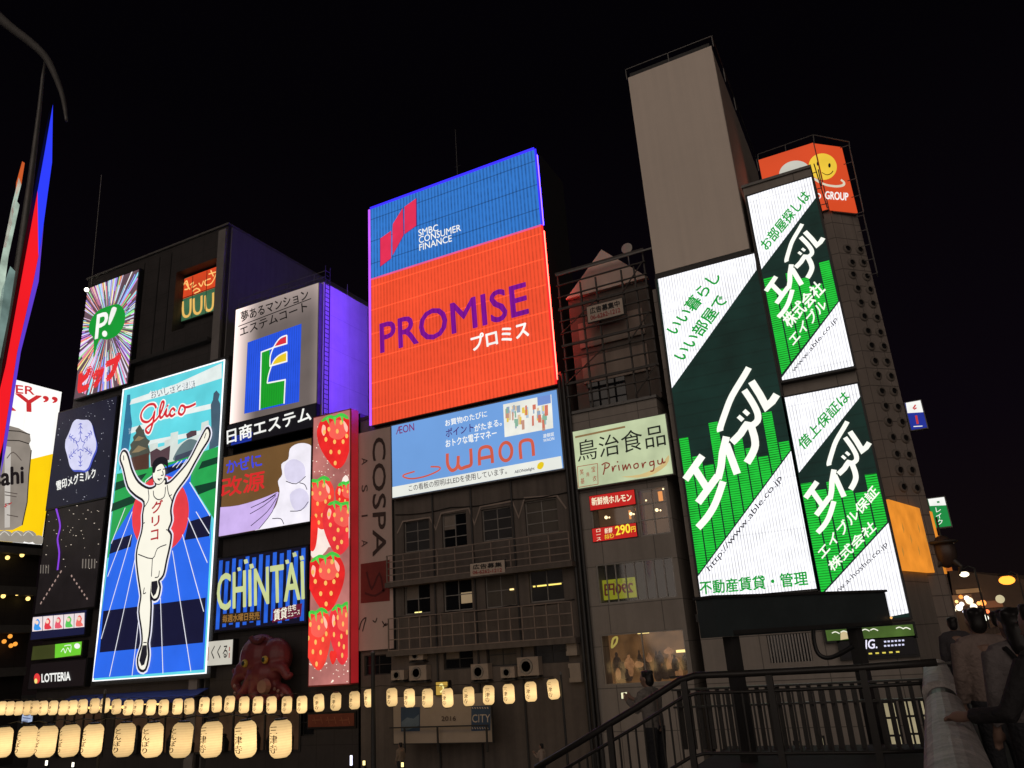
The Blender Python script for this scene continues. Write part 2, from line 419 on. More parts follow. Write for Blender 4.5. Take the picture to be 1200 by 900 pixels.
t.part('window', led('amber_room', (120, 70, 35), .8, var=.35, vscale=.9), MB().prect(PA, ya1-9, ya1-5.5, r[2], r[3], -.46))

# ---------------------------------------------------------------- big dark building on the left (runner billboard hangs on it)
ax0 = FW.ab(86, 470)[0]; ax1, bz1 = FW.ab(268, 264)
dep1 = onX(432, 346, FW.to3(ax1, 0).x).y-(D+.45)
neon = prect_of(FW, [(205, 320), (262, 299), (258, 372), (203, 387)])
low = [prect_of(FW, [(x, 826), (x+26, 824), (x+26, 858), (x, 860)]) for x in (62, 98, 134, 170, 206)]
t = Thing('billboard_building', 'tall dark clad building behind the runner billboard, lit amber recess near its top', 'building', ((ax0+ax1)/2, D+6, GZ))
t.part('wall', M_dark, skin(MB(), FW, ax0, ax1, GZ, bz1, [neon]+low, 1.1, dep1))
t.part('coping', M_steel, MB().pbox(FW, ax0-.1, ax1+.12, bz1, bz1+.16, -dep1-.1, .15))
t.part('side_cladding', M_side, MB().box(ax1+.004, ax1+.10, D+.75, D+.45+dep1, GZ, bz1-.02))
t.part('corner_strip', paint('corner_trim', (.20, .185, .18), .6, .2, 1), MB().pbox(FW, ax1-.85, ax1-.1, GZ, bz1-.3, .01, .16))
for r in low:
    window(t, FW, r, 2, 1, M_dsteel, M_pane, .25, .08, name='shop_window')
ledge = FW.ab(200, 398)[1]
t.part('ledge', M_dsteel, MB().pbox(FW, FW.ab(160, 420)[0], ax1-.9, ledge-1.3, ledge-1.0, .005, .5))
for (x, y) in ((168, 330), (186, 322), (200, 316)):
    a = FW.ab(x, y)[0]; t.part('panel_joint', M_black, MB().pbox(FW, a-.03, a+.03, ledge-.9, bz1-.5, .004, .03))

# ---------------------------------------------------------------- tower of the property sign, purple-lit side
S_a0, S_a1 = F0.ab(272, 420)[0], F0.ab(373.3, 400)[0]; S_b1 = F0.ab(373.3, 328)[1]
Yside = onX(431, 357, S_a1).y
base_top = F0.ab(372, 493)[1]
cl_a1 = F0.ab(417, 620)[0]
t = Thing('signboard_tower', 'white walled tower with ladder behind the property sign, its side lit purple', 'building', ((S_a0+cl_a1)/2, D+4, GZ))
t.part('wall', M_white, MB().box(S_a0+.1, S_a1, D+.45, Yside, base_top-1, S_b1))
hw = [prect_of(FW, [(x, 832), (x+30, 830), (x+30, 862), (x, 864)]) for x in (262, 300, 338)]
t.part('podium', M_dark, skin(MB(), FW, FW.ab(252, 700)[0], cl_a1, GZ, base_top, hw, .4, 10))
for r in hw: window(t, FW, r, 2, 2, M_dsteel, M_pane, .25, .07, name='shop_window')
la = S_a1+.06; ly = onX(381.5, 400, la).y; l0 = onX(380, 487, la).z; l1 = onX(382.7, 313, la).z
m = MB()
for dy in (-.24, .24): m.box(la+.08, la+.13, ly+dy-.025, ly+dy+.025, l0, l1)
n = int((l1-l0)/.33)
for k in range(n): m.box(la+.09, la+.12, ly-.215, ly+.215, l0+.33*k+.1, l0+.33*k+.14)
t.part('ladder', M_dsteel, m)
m = MB()
for q in ((273, 338), (300, 330), (330, 321), (362, 313)):
    a = F0.ab(q[0], q[1]+28)[0]; m.box(a-.02, a+.02, D+.5, D+.54, S_b1, S_b1+.9)
m.box(S_a0, S_a1, D+.5, D+.54, S_b1+.86, S_b1+.9); m.box(S_a0, S_a1, D+.5, D+.54, S_b1+.42, S_b1+.45)
for y in (D+.6, D+3, D+6): m.box(S_a1-.06, S_a1-.02, y, y+.04, S_b1, S_b1+.9)
t.part('roof_railing', M_steel, m)

# ---------------------------------------------------------------- brown office building under the card advertisement
b_a0, b_a1 = FW.ab(420, 620)[0], FW.ab(672, 600)[0]; b_top = FW.ab(560, 478)[1]+.8
wins = {}
def Z6(*p): return [(400+x/4.09, 580+y/4.09) for x, y in p]
W1 = [Z6((300, 130), (420, 110), (422, 265), (298, 275)), Z6((482, 95), (600, 80), (600, 245), (482, 262)), Z6((675, 70), (812, 52), (818, 205), (672, 225)), Z6((880, 32), (1032, 10), (1040, 178), (882, 195))]
W2 = [Z6((300, 432), (425, 420), (425, 565), (300, 575)), Z6((488, 410), (625, 396), (627, 548), (488, 560)), Z6((688, 388), (830, 366), (832, 528), (690, 548)), Z6((898, 358), (1060, 330), (1066, 505), (902, 515))]
W3 = [Z6((490, 742), (630, 730), (632, 830), (490, 840)), Z6((695, 715), (838, 705), (842, 815), (697, 825)), Z6((922, 702), (1085, 690), (1090, 800), (925, 812)), Z6((110, 770), (240, 762), (240, 860), (110, 866))]
holes = [prect_of(FW, q) for q in W1+W2+W3]
gshop = [prect_of(FW, [(366, 834), (414, 832), (414, 872), (366, 874)])]
t = Thing('office_building', 'brown office building with railed balconies and dark windows under the blue advertisement', 'building', ((b_a0+b_a1)/2, D+6, GZ))
t.part('wall', M_brown, skin(MB(), FW, b_a0, b_a1, GZ, b_top, holes, .35, 12))
M_room = led('faint_room', (19, 16, 15), .6, var=.5, vscale=1.6, sample=False)
lit3 = led('dim_room', (70, 58, 40), .5, var=.3, vscale=1.2)
for k, h in enumerate(holes):
    p = M_pane2 if k in (6, 3, 9) else M_room if k in (0, 2, 7, 10) else M_pane
    window(t, FW, h, 2, 3 if k < 4 else 2, M_alu if k < 8 else M_dsteel, p, .22, .06)
m = MB()
for p, q in (((905, 440), (1055, 420)),):
    a0, z0 = FW.ab(*Z6(p)[0]); a1, z1 = FW.ab(*Z6(q)[0]); zz = (z0+z1)/2
    for f0, f1 in ((.05, .12), (.18, .48), (.55, .95)): m.pbox(FW, a0+(a1-a0)*f0, a0+(a1-a0)*f1, zz-.05, zz+.02, -.19, -.16)
t.part('ceiling_lamp', ink((250, 220, 110), 1.5), m)
a0, z0 = FW.ab(*Z6((810, 452))[0]); t.part('ceiling_lamp', ink((255, 225, 150), 1.6), MB().pbox(FW, a0-.12, a0+.12, z0-.04, z0+.04, -.19, -.16))
a0, z0 = FW.ab(*Z6((362, 563))[0]); t.part('ceiling_lamp', ink((255, 240, 150), 1.6), MB().pbox(FW, a0-.25, a0+.2, z0-.04, z0+.04, -.19, -.16))
r = prect_of(FW, Z6((565, 468), (625, 462), (625, 515), (567, 520))); t.part('lit_blind', led('lit_blind', (150, 128, 98), .8), MB().prect(FW, *r, -.185))
zz = [(270, 185), (296, 128), (425, 108), (455, 165), (480, 88), (612, 64), (640, 140), (668, 58), (820, 30), (852, 108), (880, 14), (1035, 4), (1080, 66)]
t.part('swag_trim', paint('swag', (.34, .27, .23), .7), MB().pstroke(FW, [FW.ab(*Z6(p)[0]) for p in zz], .09, .05))
for (p0, p1, q0, q1, nv, nh) in (((250, 290), (1112, 190), (255, 410), (1120, 330), 10, 4), ((258, 592), (1125, 515), (262, 735), (1140, 690), 16, 3)):
    A0, B1 = FW.ab(*Z6(p0)[0]); A1, B1b = FW.ab(*Z6(p1)[0]); B0 = (FW.ab(*Z6(q0)[0])[1]+FW.ab(*Z6(q1)[0])[1])/2; B1 = (B1+B1b)/2
    m = MB(); rr = random.Random(nv)
    for i in range(nv+1):
        x = A0+(A1-A0)*i/nv; m.pbox(FW, x-.03, x+.03, B0, B1, .62, .68)
    for j in range(nh+1):
        z = B0+(B1-B0)*j/nh; m.pbox(FW, A0, A1, z-.025, z+.025, .69, .73)
    t.part('balcony_railing', paint('rail_metal', (.27, .21, .175), .5, .3, 2), m)
    t.part('balcony_slab', M_brown, MB().pbox(FW, A0-.1, A1+.1, B0-.3, B0-.04, .01, .75))
for x in (674, 679, 684):
    a = FW.ab(x, 640)[0]; t.part('drain_pipe', M_dsteel, MB().tube([FW.to3(a, GZ, .2), FW.to3(a, b_top, .2)], .09))
t.part('coping', M_dsteel, MB().pbox(FW, b_a0-.05, b_a1+.05, b_top, b_top+.2, -12, .1))

rr = random.Random(12)
for (x0, y0, x1, y1) in ((262, 96, 1118, -20), (258, 585, 1120, 500), (255, 742, 1135, 700)):
    p, q = FW.ab(*Z6((x0, y0))[0]), FW.ab(*Z6((x1, y1))[0])
    pts = [FW.to3(p[0]+(q[0]-p[0])*i/12, p[1]+(q[1]-p[1])*i/12-.12*math.sin(math.pi*(i % 4)/4), .06) for i in range(13)]
    t.part('cable', M_black, MB().tube(pts, .025, 5))
for x in (458, 652, 858):
    a_, b0_ = FW.ab(*Z6((x, 600))[0]); t.part('drain_pipe', M_dsteel, MB().tube([FW.to3(a_, GZ, .1), FW.to3(a_, b_top-1.2, .1)], .05))
for k_ in (1, 4, 8):
    h = holes[k_]; t.part('roller_blind', paint('blind', (.24, .20, .17), .8, .2, 2), MB().pbox(FW, h[0]+.08, h[0]+(h[1]-h[0])*.48, h[3]-(h[3]-h[2])*rr.uniform(.3, .6), h[3]-.07, -.19, -.17))
# ---------------------------------------------------------------- narrow grey building (chicken shop) and its scaffold roof
g_a0, g_a1 = FW.ab(682, 640)[0], FW.ab(792, 640)[0]; g_top = FW.ab(720, 476)[1]
def Z8(*p): return [(660+x/5.294, 470+y/5.294) for x, y in p]
def Z1(*p): return [(660+x/4.5, 620+y/4.5) for x, y in p]
wA = prect_of(FW, Z8((165, 590), (445, 545), (470, 835), (185, 880))); wB = prect_of(FW, Z8((455, 545), (640, 525), (665, 815), (478, 845)))
wC = prect_of(FW, Z1((170, 190), (580, 140), (600, 365), (192, 395))); wD = prect_of(FW, Z1((200, 550), (640, 530), (665, 800), (212, 832)))
t = Thing('grey_shop_building', 'narrow grey panel building with lit restaurant windows under the chicken shop sign', 'building', ((g_a0+g_a1)/2, D+5, GZ))
t.part('wall', M_conc, skin(MB(), FW, g_a0, g_a1, GZ, g_top, [wA, wB, wC, wD], 1.2, 12))
room = led('warm_room', (74, 50, 30), .9, var=.45, vscale=.8); room2 = led('shop_room', (100, 70, 42), .9, var=.5, vscale=1.5)
for r, nx, ny, mm in ((wA, 1, 1, room), (wB, 2, 3, room), (wC, 8, 1, led('dark_room', (13, 10, 9), .8, var=.3)), (wD, 2, 1, room2)):
    t.part('interior', mm, MB().prect(FW, r[0], r[1], r[2], r[3], -1.15))
    window(t, FW, r, nx, ny, M_alu, M_glass, .12, .07)
lamp = ink((255, 225, 170), 2.5); glow_wood = ink((240, 150, 70), 1.1)
for x, y in ((245, 715), (265, 715), (400, 692), (418, 694), (562, 668), (585, 670), (602, 536), (495, 608)):
    a, b = FW.ab(*Z8((x, y))[0]); t.part('hanging_lamp', lamp, MB().ball(FW.to3(a, b, -.5), .085 if x in (245, 400, 562) else .045))
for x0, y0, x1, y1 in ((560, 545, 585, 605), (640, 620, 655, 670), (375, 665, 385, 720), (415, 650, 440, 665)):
    r = prect_of(FW, Z8((x0, y0), (x1, y0), (x1, y1), (x0, y1))); t.part('wood_post', glow_wood, MB().pbox(FW, *r, -.9, -.8))  # the posts are no lamps, their warm glow is put into the material
rr = random.Random(3)
for k in range(26):
    x = rr.uniform(220, 640); y = rr.uniform(640, 760); a, b = FW.ab(*Z1((x, y))[0])
    col = rr.choice([(150, 95, 60), (120, 70, 45), (170, 120, 80), (60, 45, 35), (190, 150, 110), (110, 60, 50)])
    w, h = rr.uniform(.08, .28), rr.uniform(.15, .5)
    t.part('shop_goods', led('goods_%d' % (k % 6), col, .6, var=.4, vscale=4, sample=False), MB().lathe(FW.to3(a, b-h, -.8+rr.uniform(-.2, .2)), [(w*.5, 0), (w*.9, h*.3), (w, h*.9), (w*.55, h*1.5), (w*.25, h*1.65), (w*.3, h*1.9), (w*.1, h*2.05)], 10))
for x, y, s in ((400, 545, .28), (610, 645, .3)):
    a, b = FW.ab(*Z1((x, y))[0]); t.part('ceiling_lamp', ink((255, 225, 140), 1.6), MB().pbox(FW, a-s, a+s, b-.06, b+.06, -.7, -.6))
t.part('curved_ornament', ink((200, 180, 90), .8), MB().pstroke(FW, smooth([FW.ab(*Z1(p)[0]) for p in ((240, 625), (262, 600), (265, 572), (245, 580), (238, 612))], True, 4), .10, -.5, True))
t.part('coping', M_steel, MB().pbox(FW, g_a0-.05, g_a1+.05, g_top, g_top+.15, -12, .12))
# upper storey with the white gable
def Z7(*p): return [(640+x/4.2857, 270+y/4.2857) for x, y in p]
u_a0, u_a1 = FW.ab(662, 400)[0], FW.ab(768, 400)[0]
eave = (FW.ab(*Z7((88, 345))[0])[1]+FW.ab(*Z7((500, 215))[0])[1])/2; apex = FW.ab(*Z7((268, 85))[0])
gl, gr = FW.ab(*Z7((88, 345))[0])[0], FW.ab(*Z7((500, 215))[0])[0]
t.part('upper_wall', paint('sooty_wall', (.13, .105, .09), .8, .35, .6, streak=.5), MB().pbox(FW, u_a0+.2, u_a1-.2, g_top+.16, eave-.02, -8, -.6))
gb = MB(); ab = [(gl, eave), (gr, eave), apex]
for d in (-.3, -.6): gb.ppoly(FW, ab, d)
for i in range(3):
    p, q = ab[i-1], ab[i]; gb.quad(FW.to3(*p, -.3), FW.to3(*q, -.3), FW.to3(*q, -.6), FW.to3(*p, -.6))
t.part('gable_panel', paint('gable_board', (.66, .54, .46), .7, .12, .5, streak=.4), gb)
for z in (.25, .55):
    zc = g_top+(eave-g_top)*z
    t.part('blank_band', paint('band_board', (.30, .24, .20), .7, .2, .5, streak=.4), MB().pbox(FW, u_a0+.7, u_a1-.6, zc, zc+1.5, -.58, -.45))
t.part('dark_opening', M_pane, MB().pbox(FW, u_a0+.9, u_a0+3.0, g_top+.3, g_top+1.8, -.59, -.5))
# scaffold standing in front of it
s = Thing('sign_scaffold', 'rusty steel scaffold frame in front of the white gable', 'scaffold', ((u_a0+u_a1)/2, D+.1, g_top+.16))
M_scaf = paint('scaffold_steel', (.07, .062, .057), .6, .4, 4)
nz = 11; zs = [g_top+.2+(eave+1.2-g_top)*i/nz for i in range(nz+1)]
for x in (u_a0, u_a0+1.3, (u_a0+u_a1)/2-.3, (u_a0+u_a1)/2+1.2, u_a1-.6, u_a1):
    s.part('post', M_scaf, MB().pbox(FW, x-.04, x+.04, g_top+.16, eave+(.6 if x not in (u_a0, u_a1) else 1.3), .1, .22))
for i, z in enumerate(zs[1:]):
    w = .07 if i % 3 == 1 else .028
    s.part('beam', M_scaf, MB().pbox(FW, u_a0-.1, u_a1+.1, z-w, z+w, .23, .33))
for i in range(0, nz-1, 2):
    xa, xb = (u_a0, (u_a0+u_a1)/2-.3) if i % 4 else ((u_a0+u_a1)/2+1.2, u_a1)
    s.part('brace', M_scaf, MB().tube([FW.to3(xa, zs[i], .38), FW.to3(xb, zs[i+2], .38)], .035, 6))
for z in (eave+1.25,):
    s.part('beam', M_steel, MB().pbox(FW, u_a0, u_a1+.6, z-.05, z+.05, .36, .44))
d = onY(734.5, 291, D+.8)
t2 = Thing('satellite_dish', 'small pale dish on a pole above the scaffold', 'dish', (d.x, d.y, eave))
m = MB()
for k in range(6):
    r0, r1 = .32*k/6, .32*(k+1)/6
    m.lathe((d.x, d.y, d.z), [(max(r0, .01), .25*r0*r0-.02), (r1, .25*r1*r1-.02)], 18, 'Y')
t2.part('reflector', paint('dish_white', (.42, .38, .34), .5), m); t2.part('pole', M_steel, MB().tube([(d.x, d.y+.08, eave-.1), (d.x, d.y+.08, d.z)], .04))

# ---------------------------------------------------------------- building of the green and white property signs, with the blank white billboard
w_q = [(734, 92), (832, 54), (880, 293), (770, 318)]
wr = prect_of(F0, w_q); wt0 = F0.ab(732, 80)[1]
a_l = F0.ab(795, 520)[0]-.35; a_m = F0.ab(917, 480)[0]; a_r = F0.ab(1002, 430)[0]
t2_top = F0.ab(912, 205)[1]
ybk = onX(873, 128, wr[1]).y
t = Thing('property_sign_building', 'tall grey building carrying the three green and white property signs', 'building', (a_m-1.5, D+5, GZ))
lw = [prect_of(FW, q) for q in ([(898, 745), (948, 741), (952, 774), (903, 778)], [(1034, 822), (1052, 820), (1060, 882), (1042, 885)], [(1055, 820), (1074, 818), (1082, 880), (1062, 883)], [(1078, 819), (1092, 818), (1099, 879), (1085, 881)], [(930, 868), (940, 868), (940, 884), (930, 885)], [(958, 862), (968, 862), (968, 884), (958, 885)])]
FB = facade(D+.45)
t.part('wall', M_conc, skin(MB(), FB, a_l, F0.ab(1062, 700)[0], GZ, F0.ab(880, 300)[1]-.2, lw, .5, 11))
t.part('upper_wall', M_conc, MB().pbox(FB, a_m+.05, a_r, F0.ab(880, 300)[1]-.19, t2_top+.1, -9, 0))
for k, h in enumerate(lw):
    if k == 0:
        m = MB(); nb = 14
        for i in range(nb): x = h[0]+(h[1]-h[0])*(i+.5)/nb; m.pbox(FB, x-.03, x+.03, h[2], h[3], -.12, -.06)
        t.part('vent_grille', M_alu, m); t.part('vent_back', M_pane, MB().prect(FB, *h, -.4))
    else:
        t.part('interior', led('cream_room', (205, 190, 150), .62, var=.2, vscale=1.1), MB().prect(FB, *h, -.46))
        window(t, FB, h, 2, 3 if k < 4 else 1, M_black, M_glass, .15, .10)
t.part('coping', M_steel, MB().pbox(FB, a_m, a_r+.05, t2_top+.1, t2_top+.25, -9, .1))
t.part('canopy_band', M_dsteel, MB().pbox(FB, a_l, F0.ab(1062, 700)[0], F0.ab(840, 715)[1]-.45, F0.ab(840, 715)[1]-.1, .01, .35))
# the blank billboard box, on top of the building
b = Thing('blank_billboard', 'huge blank white billboard box without any advertisement on the rooftop', 'billboard', ((wr[0]+wr[1])/2, D+2, wr[2]))
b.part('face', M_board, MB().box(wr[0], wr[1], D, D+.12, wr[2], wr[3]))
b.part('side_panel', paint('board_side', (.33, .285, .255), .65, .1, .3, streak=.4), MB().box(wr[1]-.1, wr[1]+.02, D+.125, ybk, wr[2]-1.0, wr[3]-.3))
b.part('back_box', M_dsteel, MB().box(wr[0]+.1, wr[1]-.11, D+.13, ybk-.05, wr[2]-1.0, wr[3]+.35))
b.part('sill', M_dsteel, MB().box(wr[0]-.05, wr[1]+.05, D+.02, D+.4, wr[2]-.28, wr[2]-.01))
m = MB(); zr = wt0
for x in (wr[0]-.1, (wr[0]+wr[1])/2, wr[1]+.1):
    m.box(x-.025, x+.025, D+.1, D+.15, wr[3], zr)
for y in (D+3, D+6, ybk): m.box(wr[1]+.075, wr[1]+.125, y, y+.05, wr[3]-.3, zr)
m.box(wr[0]-.1, wr[1]+.15, D+.1, D+.15, zr-.05, zr); m.box(wr[1]+.075, wr[1]+.125, D+.16, ybk, zr-.05, zr)
b.part('roof_railing', M_steel, m)

# ---------------------------------------------------------------- round-vent tower with the orange faces sign
YT = 43.0
Cc = onY(954, 168, YT); Lc = onY(890, 186, YT); Rc = onZ(987, 172.5, Cc.z)
dirR = Vector((Rc.x-Cc.x, Rc.y-Cc.y, 0)).normalized(); nR = Vector((dirR.y, -dirR.x, 0))
PT = Plane((Cc.x, Cc.y, 0), nR)
Rb = PT.ab(1004.7, 250); Tr = (PT.to3(Rb[0], 0))
zb_s = Rb[1]
wT = PT.ab(1003, 250)[0]
t = Thing('vent_tower', 'slim concrete tower with two columns of round vents', 'building', (Cc.x+.6, YT+3, GZ))
prism = lambda m, pts, z0, z1: m.add([(x, y, z0) for x, y in pts]+[(x, y, z1) for x, y in pts], [tuple(range(len(pts)-1, -1, -1)), tuple(len(pts)+i for i in range(len(pts)))]+[(i, (i+1) % len(pts), len(pts)+(i+1) % len(pts), len(pts)+i) for i in range(len(pts))])
ins = .25
Cx = Cc+Vector((-.0, ins, 0)); Rx = PT.to3(wT+.32, 0, -ins)
foot = [(Lc.x+.2, Lc.y+ins), (Cx.x, Cx.y), (Rx.x, Rx.y), (Rx.x-2.2, Rx.y+6), (Lc.x, Lc.y+7)]
t.part('wall', M_tower, prism(MB(), foot, GZ, Cc.z+.1))
PV = Plane(Cx, Vector((Rx.y-Cx.y, -(Rx.x-Cx.x), 0)))
hv = [(27, 25), (58, 28), (38, 60), (66, 60), (40, 90), (75, 95), (52, 125), (83, 128), (60, 160), (90, 163), (68, 195), (100, 198), (77, 232), (108, 235), (86, 268), (117, 270), (95, 307), (125, 308), (103, 342), (135, 345), (112, 382), (143, 382), (122, 420), (152, 422), (130, 458), (163, 460), (140, 498), (172, 500), (150, 540), (180, 542), (158, 580), (188, 580), (167, 622), (200, 625)]
M_ring = paint('vent_ring', (.19, .165, .145), .6, .2, 3)
for x, y in hv:
    a, bq = PV.ab(980+x/2.14, 280+y/2.14)
    bm_ = MB(); outer = [PV.to3(a+.25*math.cos(k*math.pi/9), bq+.25*math.sin(k*math.pi/9), .07) for k in range(18)]; inner = [PV.to3(a+.16*math.cos(k*math.pi/9), bq+.16*math.sin(k*math.pi/9), .10) for k in range(18)]
    edge = [PV.to3(a+.29*math.cos(k*math.pi/9), bq+.29*math.sin(k*math.pi/9), .0) for k in range(18)]
    bm_.add(outer+inner+edge, [(k, (k+1) % 18, 18+(k+1) % 18, 18+k) for k in range(18)]+[(36+k, 36+(k+1) % 18, (k+1) % 18, k) for k in range(18)])
    ring = t.part('vent', M_ring, bm_)
    t.part('vent_opening', M_black, MB().ppoly(PV, [(a+.17*math.cos(k*math.pi/9), bq+.17*math.sin(k*math.pi/9)) for k in range(18)], .03), ring)
m = MB()
for (p, q) in (((995, 170), (1012, 248)), ((1012, 252), (1028, 320))):
    for off in (0, .5):
        A = onY(*p, YT+1.2); B = onY(*q, YT+1.2)
        m.tube([A+Vector((off*0, off, 0)), B+Vector((0, off, 0))], .035, 6)
    for k in range(5):
        P0 = onY(p[0]+(q[0]-p[0])*k/4, p[1]+(q[1]-p[1])*k/4, YT+1.2); m.tube([P0-Vector((.5, 0, 0)), P0, P0+Vector((0, .5, 0))], .025, 6)
t.part('ladder_cage', M_steel, m)

# ---------------------------------------------------------------- gold fronted building round the corner
YG = 39.6
G1 = onY(1041, 585, YG); G2 = onZ(1093, 600, G1.z); Gb = onY(1055, 668, YG).z
dG = Vector((G2.x-G1.x, G2.y-G1.y, 0)).normalized(); PG = Plane((G1.x, G1.y, 0), Vector((dG.y, -dG.x, 0)))
wG = PG.ab(1093, 600)[0]
t = Thing('gold_front_building', 'low corner building with a gold lit front beside the property signs', 'building', (G1.x+1, G1.y+2, GZ))
t.part('wall', M_conc, MB().pbox(PG, -1.5, wG+.8, GZ, G1.z-.05, -5, -.25))
t.part('gold_panel', led('gold_panel', (226, 138, 44), 1.0, var=.28, vscale=.7), MB().pbox(PG, 0, wG-.1, Gb, G1.z, -.24, 0))
gold = ink((225, 150, 60), .7)
for k in range(7):
    a = .3+wG*.12*k; z = Gb+(G1.z-Gb)*(.25+.5*((k*37) % 10)/10); t.part('fish_relief', gold, MB().ppoly(PG, [(a-.05, z-.25), (a+.14, z), (a+.02, z+.3), (a-.12, z+.05)], .03))
t.part('side_panel', led('gold_side', (190, 100, 40), .7, var=.2), MB().pbox(PG, wG+.55, wG+1.3, Gb+.2, Gb+2.0, -.3, -.05))
o = Thing('round_ornament', 'dark round ornament hanging on the gold shop front', 'ornament', PG.to3(wG*.86, Gb+.3, .4))
c = PG.to3(PG.ab(1094, 648)[0], PG.ab(1094, 648)[1], .5)
o.part('body', paint('dark_lacquer', (.05, .035, .03), .35), MB().ball(c, .55, .4, .8), flat=False)
o.part('ring', M_dsteel, MB().lathe(c+Vector((0, 0, .45)), [(.62, -.08), (.75, 0), (.62, .08), (.5, 0)], 20), flat=False)
o.part('hanger', M_dsteel, MB().tube([c+Vector((0, 0, .75)), c+Vector((0, 0, 1.7))], .05))
for sx in (-1, 1): o.part('claw', M_dsteel, MB().tube([c+Vector((.3*sx, -.1, -.5)), c+Vector((.55*sx, -.15, -.8)), c+Vector((.4*sx, -.15, -1.15))], [.16, .12, .04]))
# ================================================================== the signs
def Z(x0, y0, k): return lambda *p: [(x0+x/k, y0+y/k) for x, y in p]
WHT = ink((245, 245, 240), 1.05); BLK = paint('sign_black', (.012, .012, .014), .6); RED = ink((205, 45, 50), 1.0)
NONE = None
# ------------------------------------------------ runner billboard
s = Sign('runner_billboard', 'tall lit billboard of a white-vested runner with raised arms on a blue track', 'billboard', [(145.5, 461), (261.5, 419.5), (244, 787.5), (110.5, 797.5)], face=led('runner_sky', (98, 214, 226), 1.0, var=.12), case=M_dsteel, margin=.35, depth=.44)
A = Z(100, 410, 4.5); B = Z(100, 600, 4.283)
s.poly('cloud_stripes', ink((235, 245, 242), .95), [A((245, 262), (480, 180), (720, 70), (720, 150), (480, 225), (235, 290)), A((400, 345), (690, 278), (690, 306), (400, 370)), A((230, 415), (330, 385), (330, 410), (230, 445)), A((330, 480), (660, 415), (660, 440), (330, 505))], 1)
s.poly('side_stripe', ink((50, 125, 165), .8), [A((222, 238), (238, 235), (240, 330), (248, 390), (238, 470), (225, 560), (180, 640), (190, 520))], 1)
s.poly('skyline', ink((225, 235, 228), .9), [A((340, 500), (385, 488), (385, 515), (420, 505), (420, 480), (452, 470), (452, 440), (492, 430), (490, 500), (540, 470), (610, 445), (615, 385), (652, 372), (655, 430), (640, 520), (470, 590), (345, 620))], 2)
s.poly('town_roofs', ink((95, 70, 78), .8), [A((345, 540), (380, 520), (400, 532), (452, 505), (446, 580), (350, 618)), A((535, 445), (560, 428), (590, 425), (590, 450), (540, 470))], 3)
s.poly('dome_hall', ink((110, 135, 140), .8), [smooth(A((470, 585), (480, 545), (510, 500), (550, 472), (590, 478), (612, 500), (600, 540), (560, 560)), True, 3)], 3)
s.poly('dome_hall', ink((70, 80, 100), .8), [A((480, 560), (605, 515), (600, 545), (475, 590))], 4)
s.poly('castle', ink((88, 92, 82), .75), [A((290, 395), (305, 420), (320, 425), (316, 445), (330, 470), (345, 480), (335, 500), (345, 540), (340, 560), (340, 630), (245, 640), (245, 560), (232, 545), (245, 520), (240, 500), (258, 478), (255, 460), (272, 440), (268, 425))], 3)
s.poly('castle', ink((160, 140, 105), .75), [A((262, 482), (285, 455), (318, 465), (290, 480)), A((248, 545), (285, 505), (330, 520), (285, 540))], 4)
s.poly('castle', ink((95, 60, 50), .75), [A((248, 570), (338, 545), (338, 628), (247, 638))], 4)
s.poly('tower', ink((78, 105, 125), .75), [A((680, 230), (695, 215), (712, 235), (705, 265), (715, 285), (720, 500), (655, 530), (668, 400), (665, 290), (676, 265))], 3)
s.poly('grass', ink((40, 172, 84), .9), [A((170, 655), (345, 620), (480, 585), (600, 545), (720, 505), (690, 905), (560, 700), (420, 640), (180, 1060), (120, 1100))], 3)
s.poly('grass_band', ink((12, 70, 48), .7), [A((165, 700), (330, 650), (300, 690), (160, 745)), A((620, 590), (718, 560), (715, 595), (600, 632)), A((580, 720), (705, 690), (702, 725), (600, 765)), A((150, 810), (290, 755), (260, 810), (140, 855))], 4)
s.poly('track', led('track_blue', (42, 105, 235), 1.0, var=.10, sample=False), [A((370, 640), (540, 575), (570, 585), (560, 700), (665, 875), (660, 1000))+B((640, 40), (600, 790), (45, 835), (135, 150))], 5)
s.poly('track_band', ink((22, 24, 62), .7), [B((140, 145), (245, 112), (235, 175), (128, 212)), B((525, 50), (640, 15), (630, 122), (505, 142)), B((98, 497), (612, 430), (598, 655), (80, 705))]+[A((340, 690), (380, 640), (560, 585), (560, 600), (390, 680))], 6)
s.poly('sun_disc', ink((232, 62, 70), 1.0), [ell(190, 603, 33, 46, 32, .15)], 7)
lanes = [B((210, -20), (140, 160)), B((245, 0), (122, 325)), B((242, 115), (90, 637)), B((264, 215), (132, 825)), B((283, 500), (245, 822)), B((387, 432), (400, 810)), B((447, 195), (540, 800)), B((497, 115), (604, 500)), B((525, 30), (622, 255)), B((565, 0), (632, 110)), A((300, 770), (330, 690), (395, 640)), A((470, 620), (500, 590)), A((490, 625), (520, 585)), A((510, 630), (545, 578)), A((560, 700), (668, 878))]
s.stroke('lane_lines', ink((240, 240, 250), 1.0), lanes, .95, 8)
body = A((204, 552), (214, 540), (228, 552), (240, 590), (256, 645), (290, 705), (345, 738), (385, 722), (388, 690), (432, 690), (430, 712), (462, 702), (512, 650), (562, 588), (608, 500), (640, 438), (655, 420), (664, 445), (655, 478), (622, 530), (582, 600), (545, 668), (492, 740), (470, 790), (458, 850))+B((440, 45), (424, 92), (438, 118), (432, 170), (415, 245), (400, 315), (376, 345), (383, 380), (374, 425), (355, 434), (341, 405), (344, 345), (336, 420), (338, 480), (331, 600), (322, 660), (326, 720), (312, 785), (286, 783), (279, 735), (300, 660), (298, 590), (285, 500), (294, 430), (292, 395), (278, 300), (272, 215), (284, 150), (297, 105), (303, 60))+A((318, 870), (325, 800), (280, 765), (240, 720), (216, 625), (200, 580))
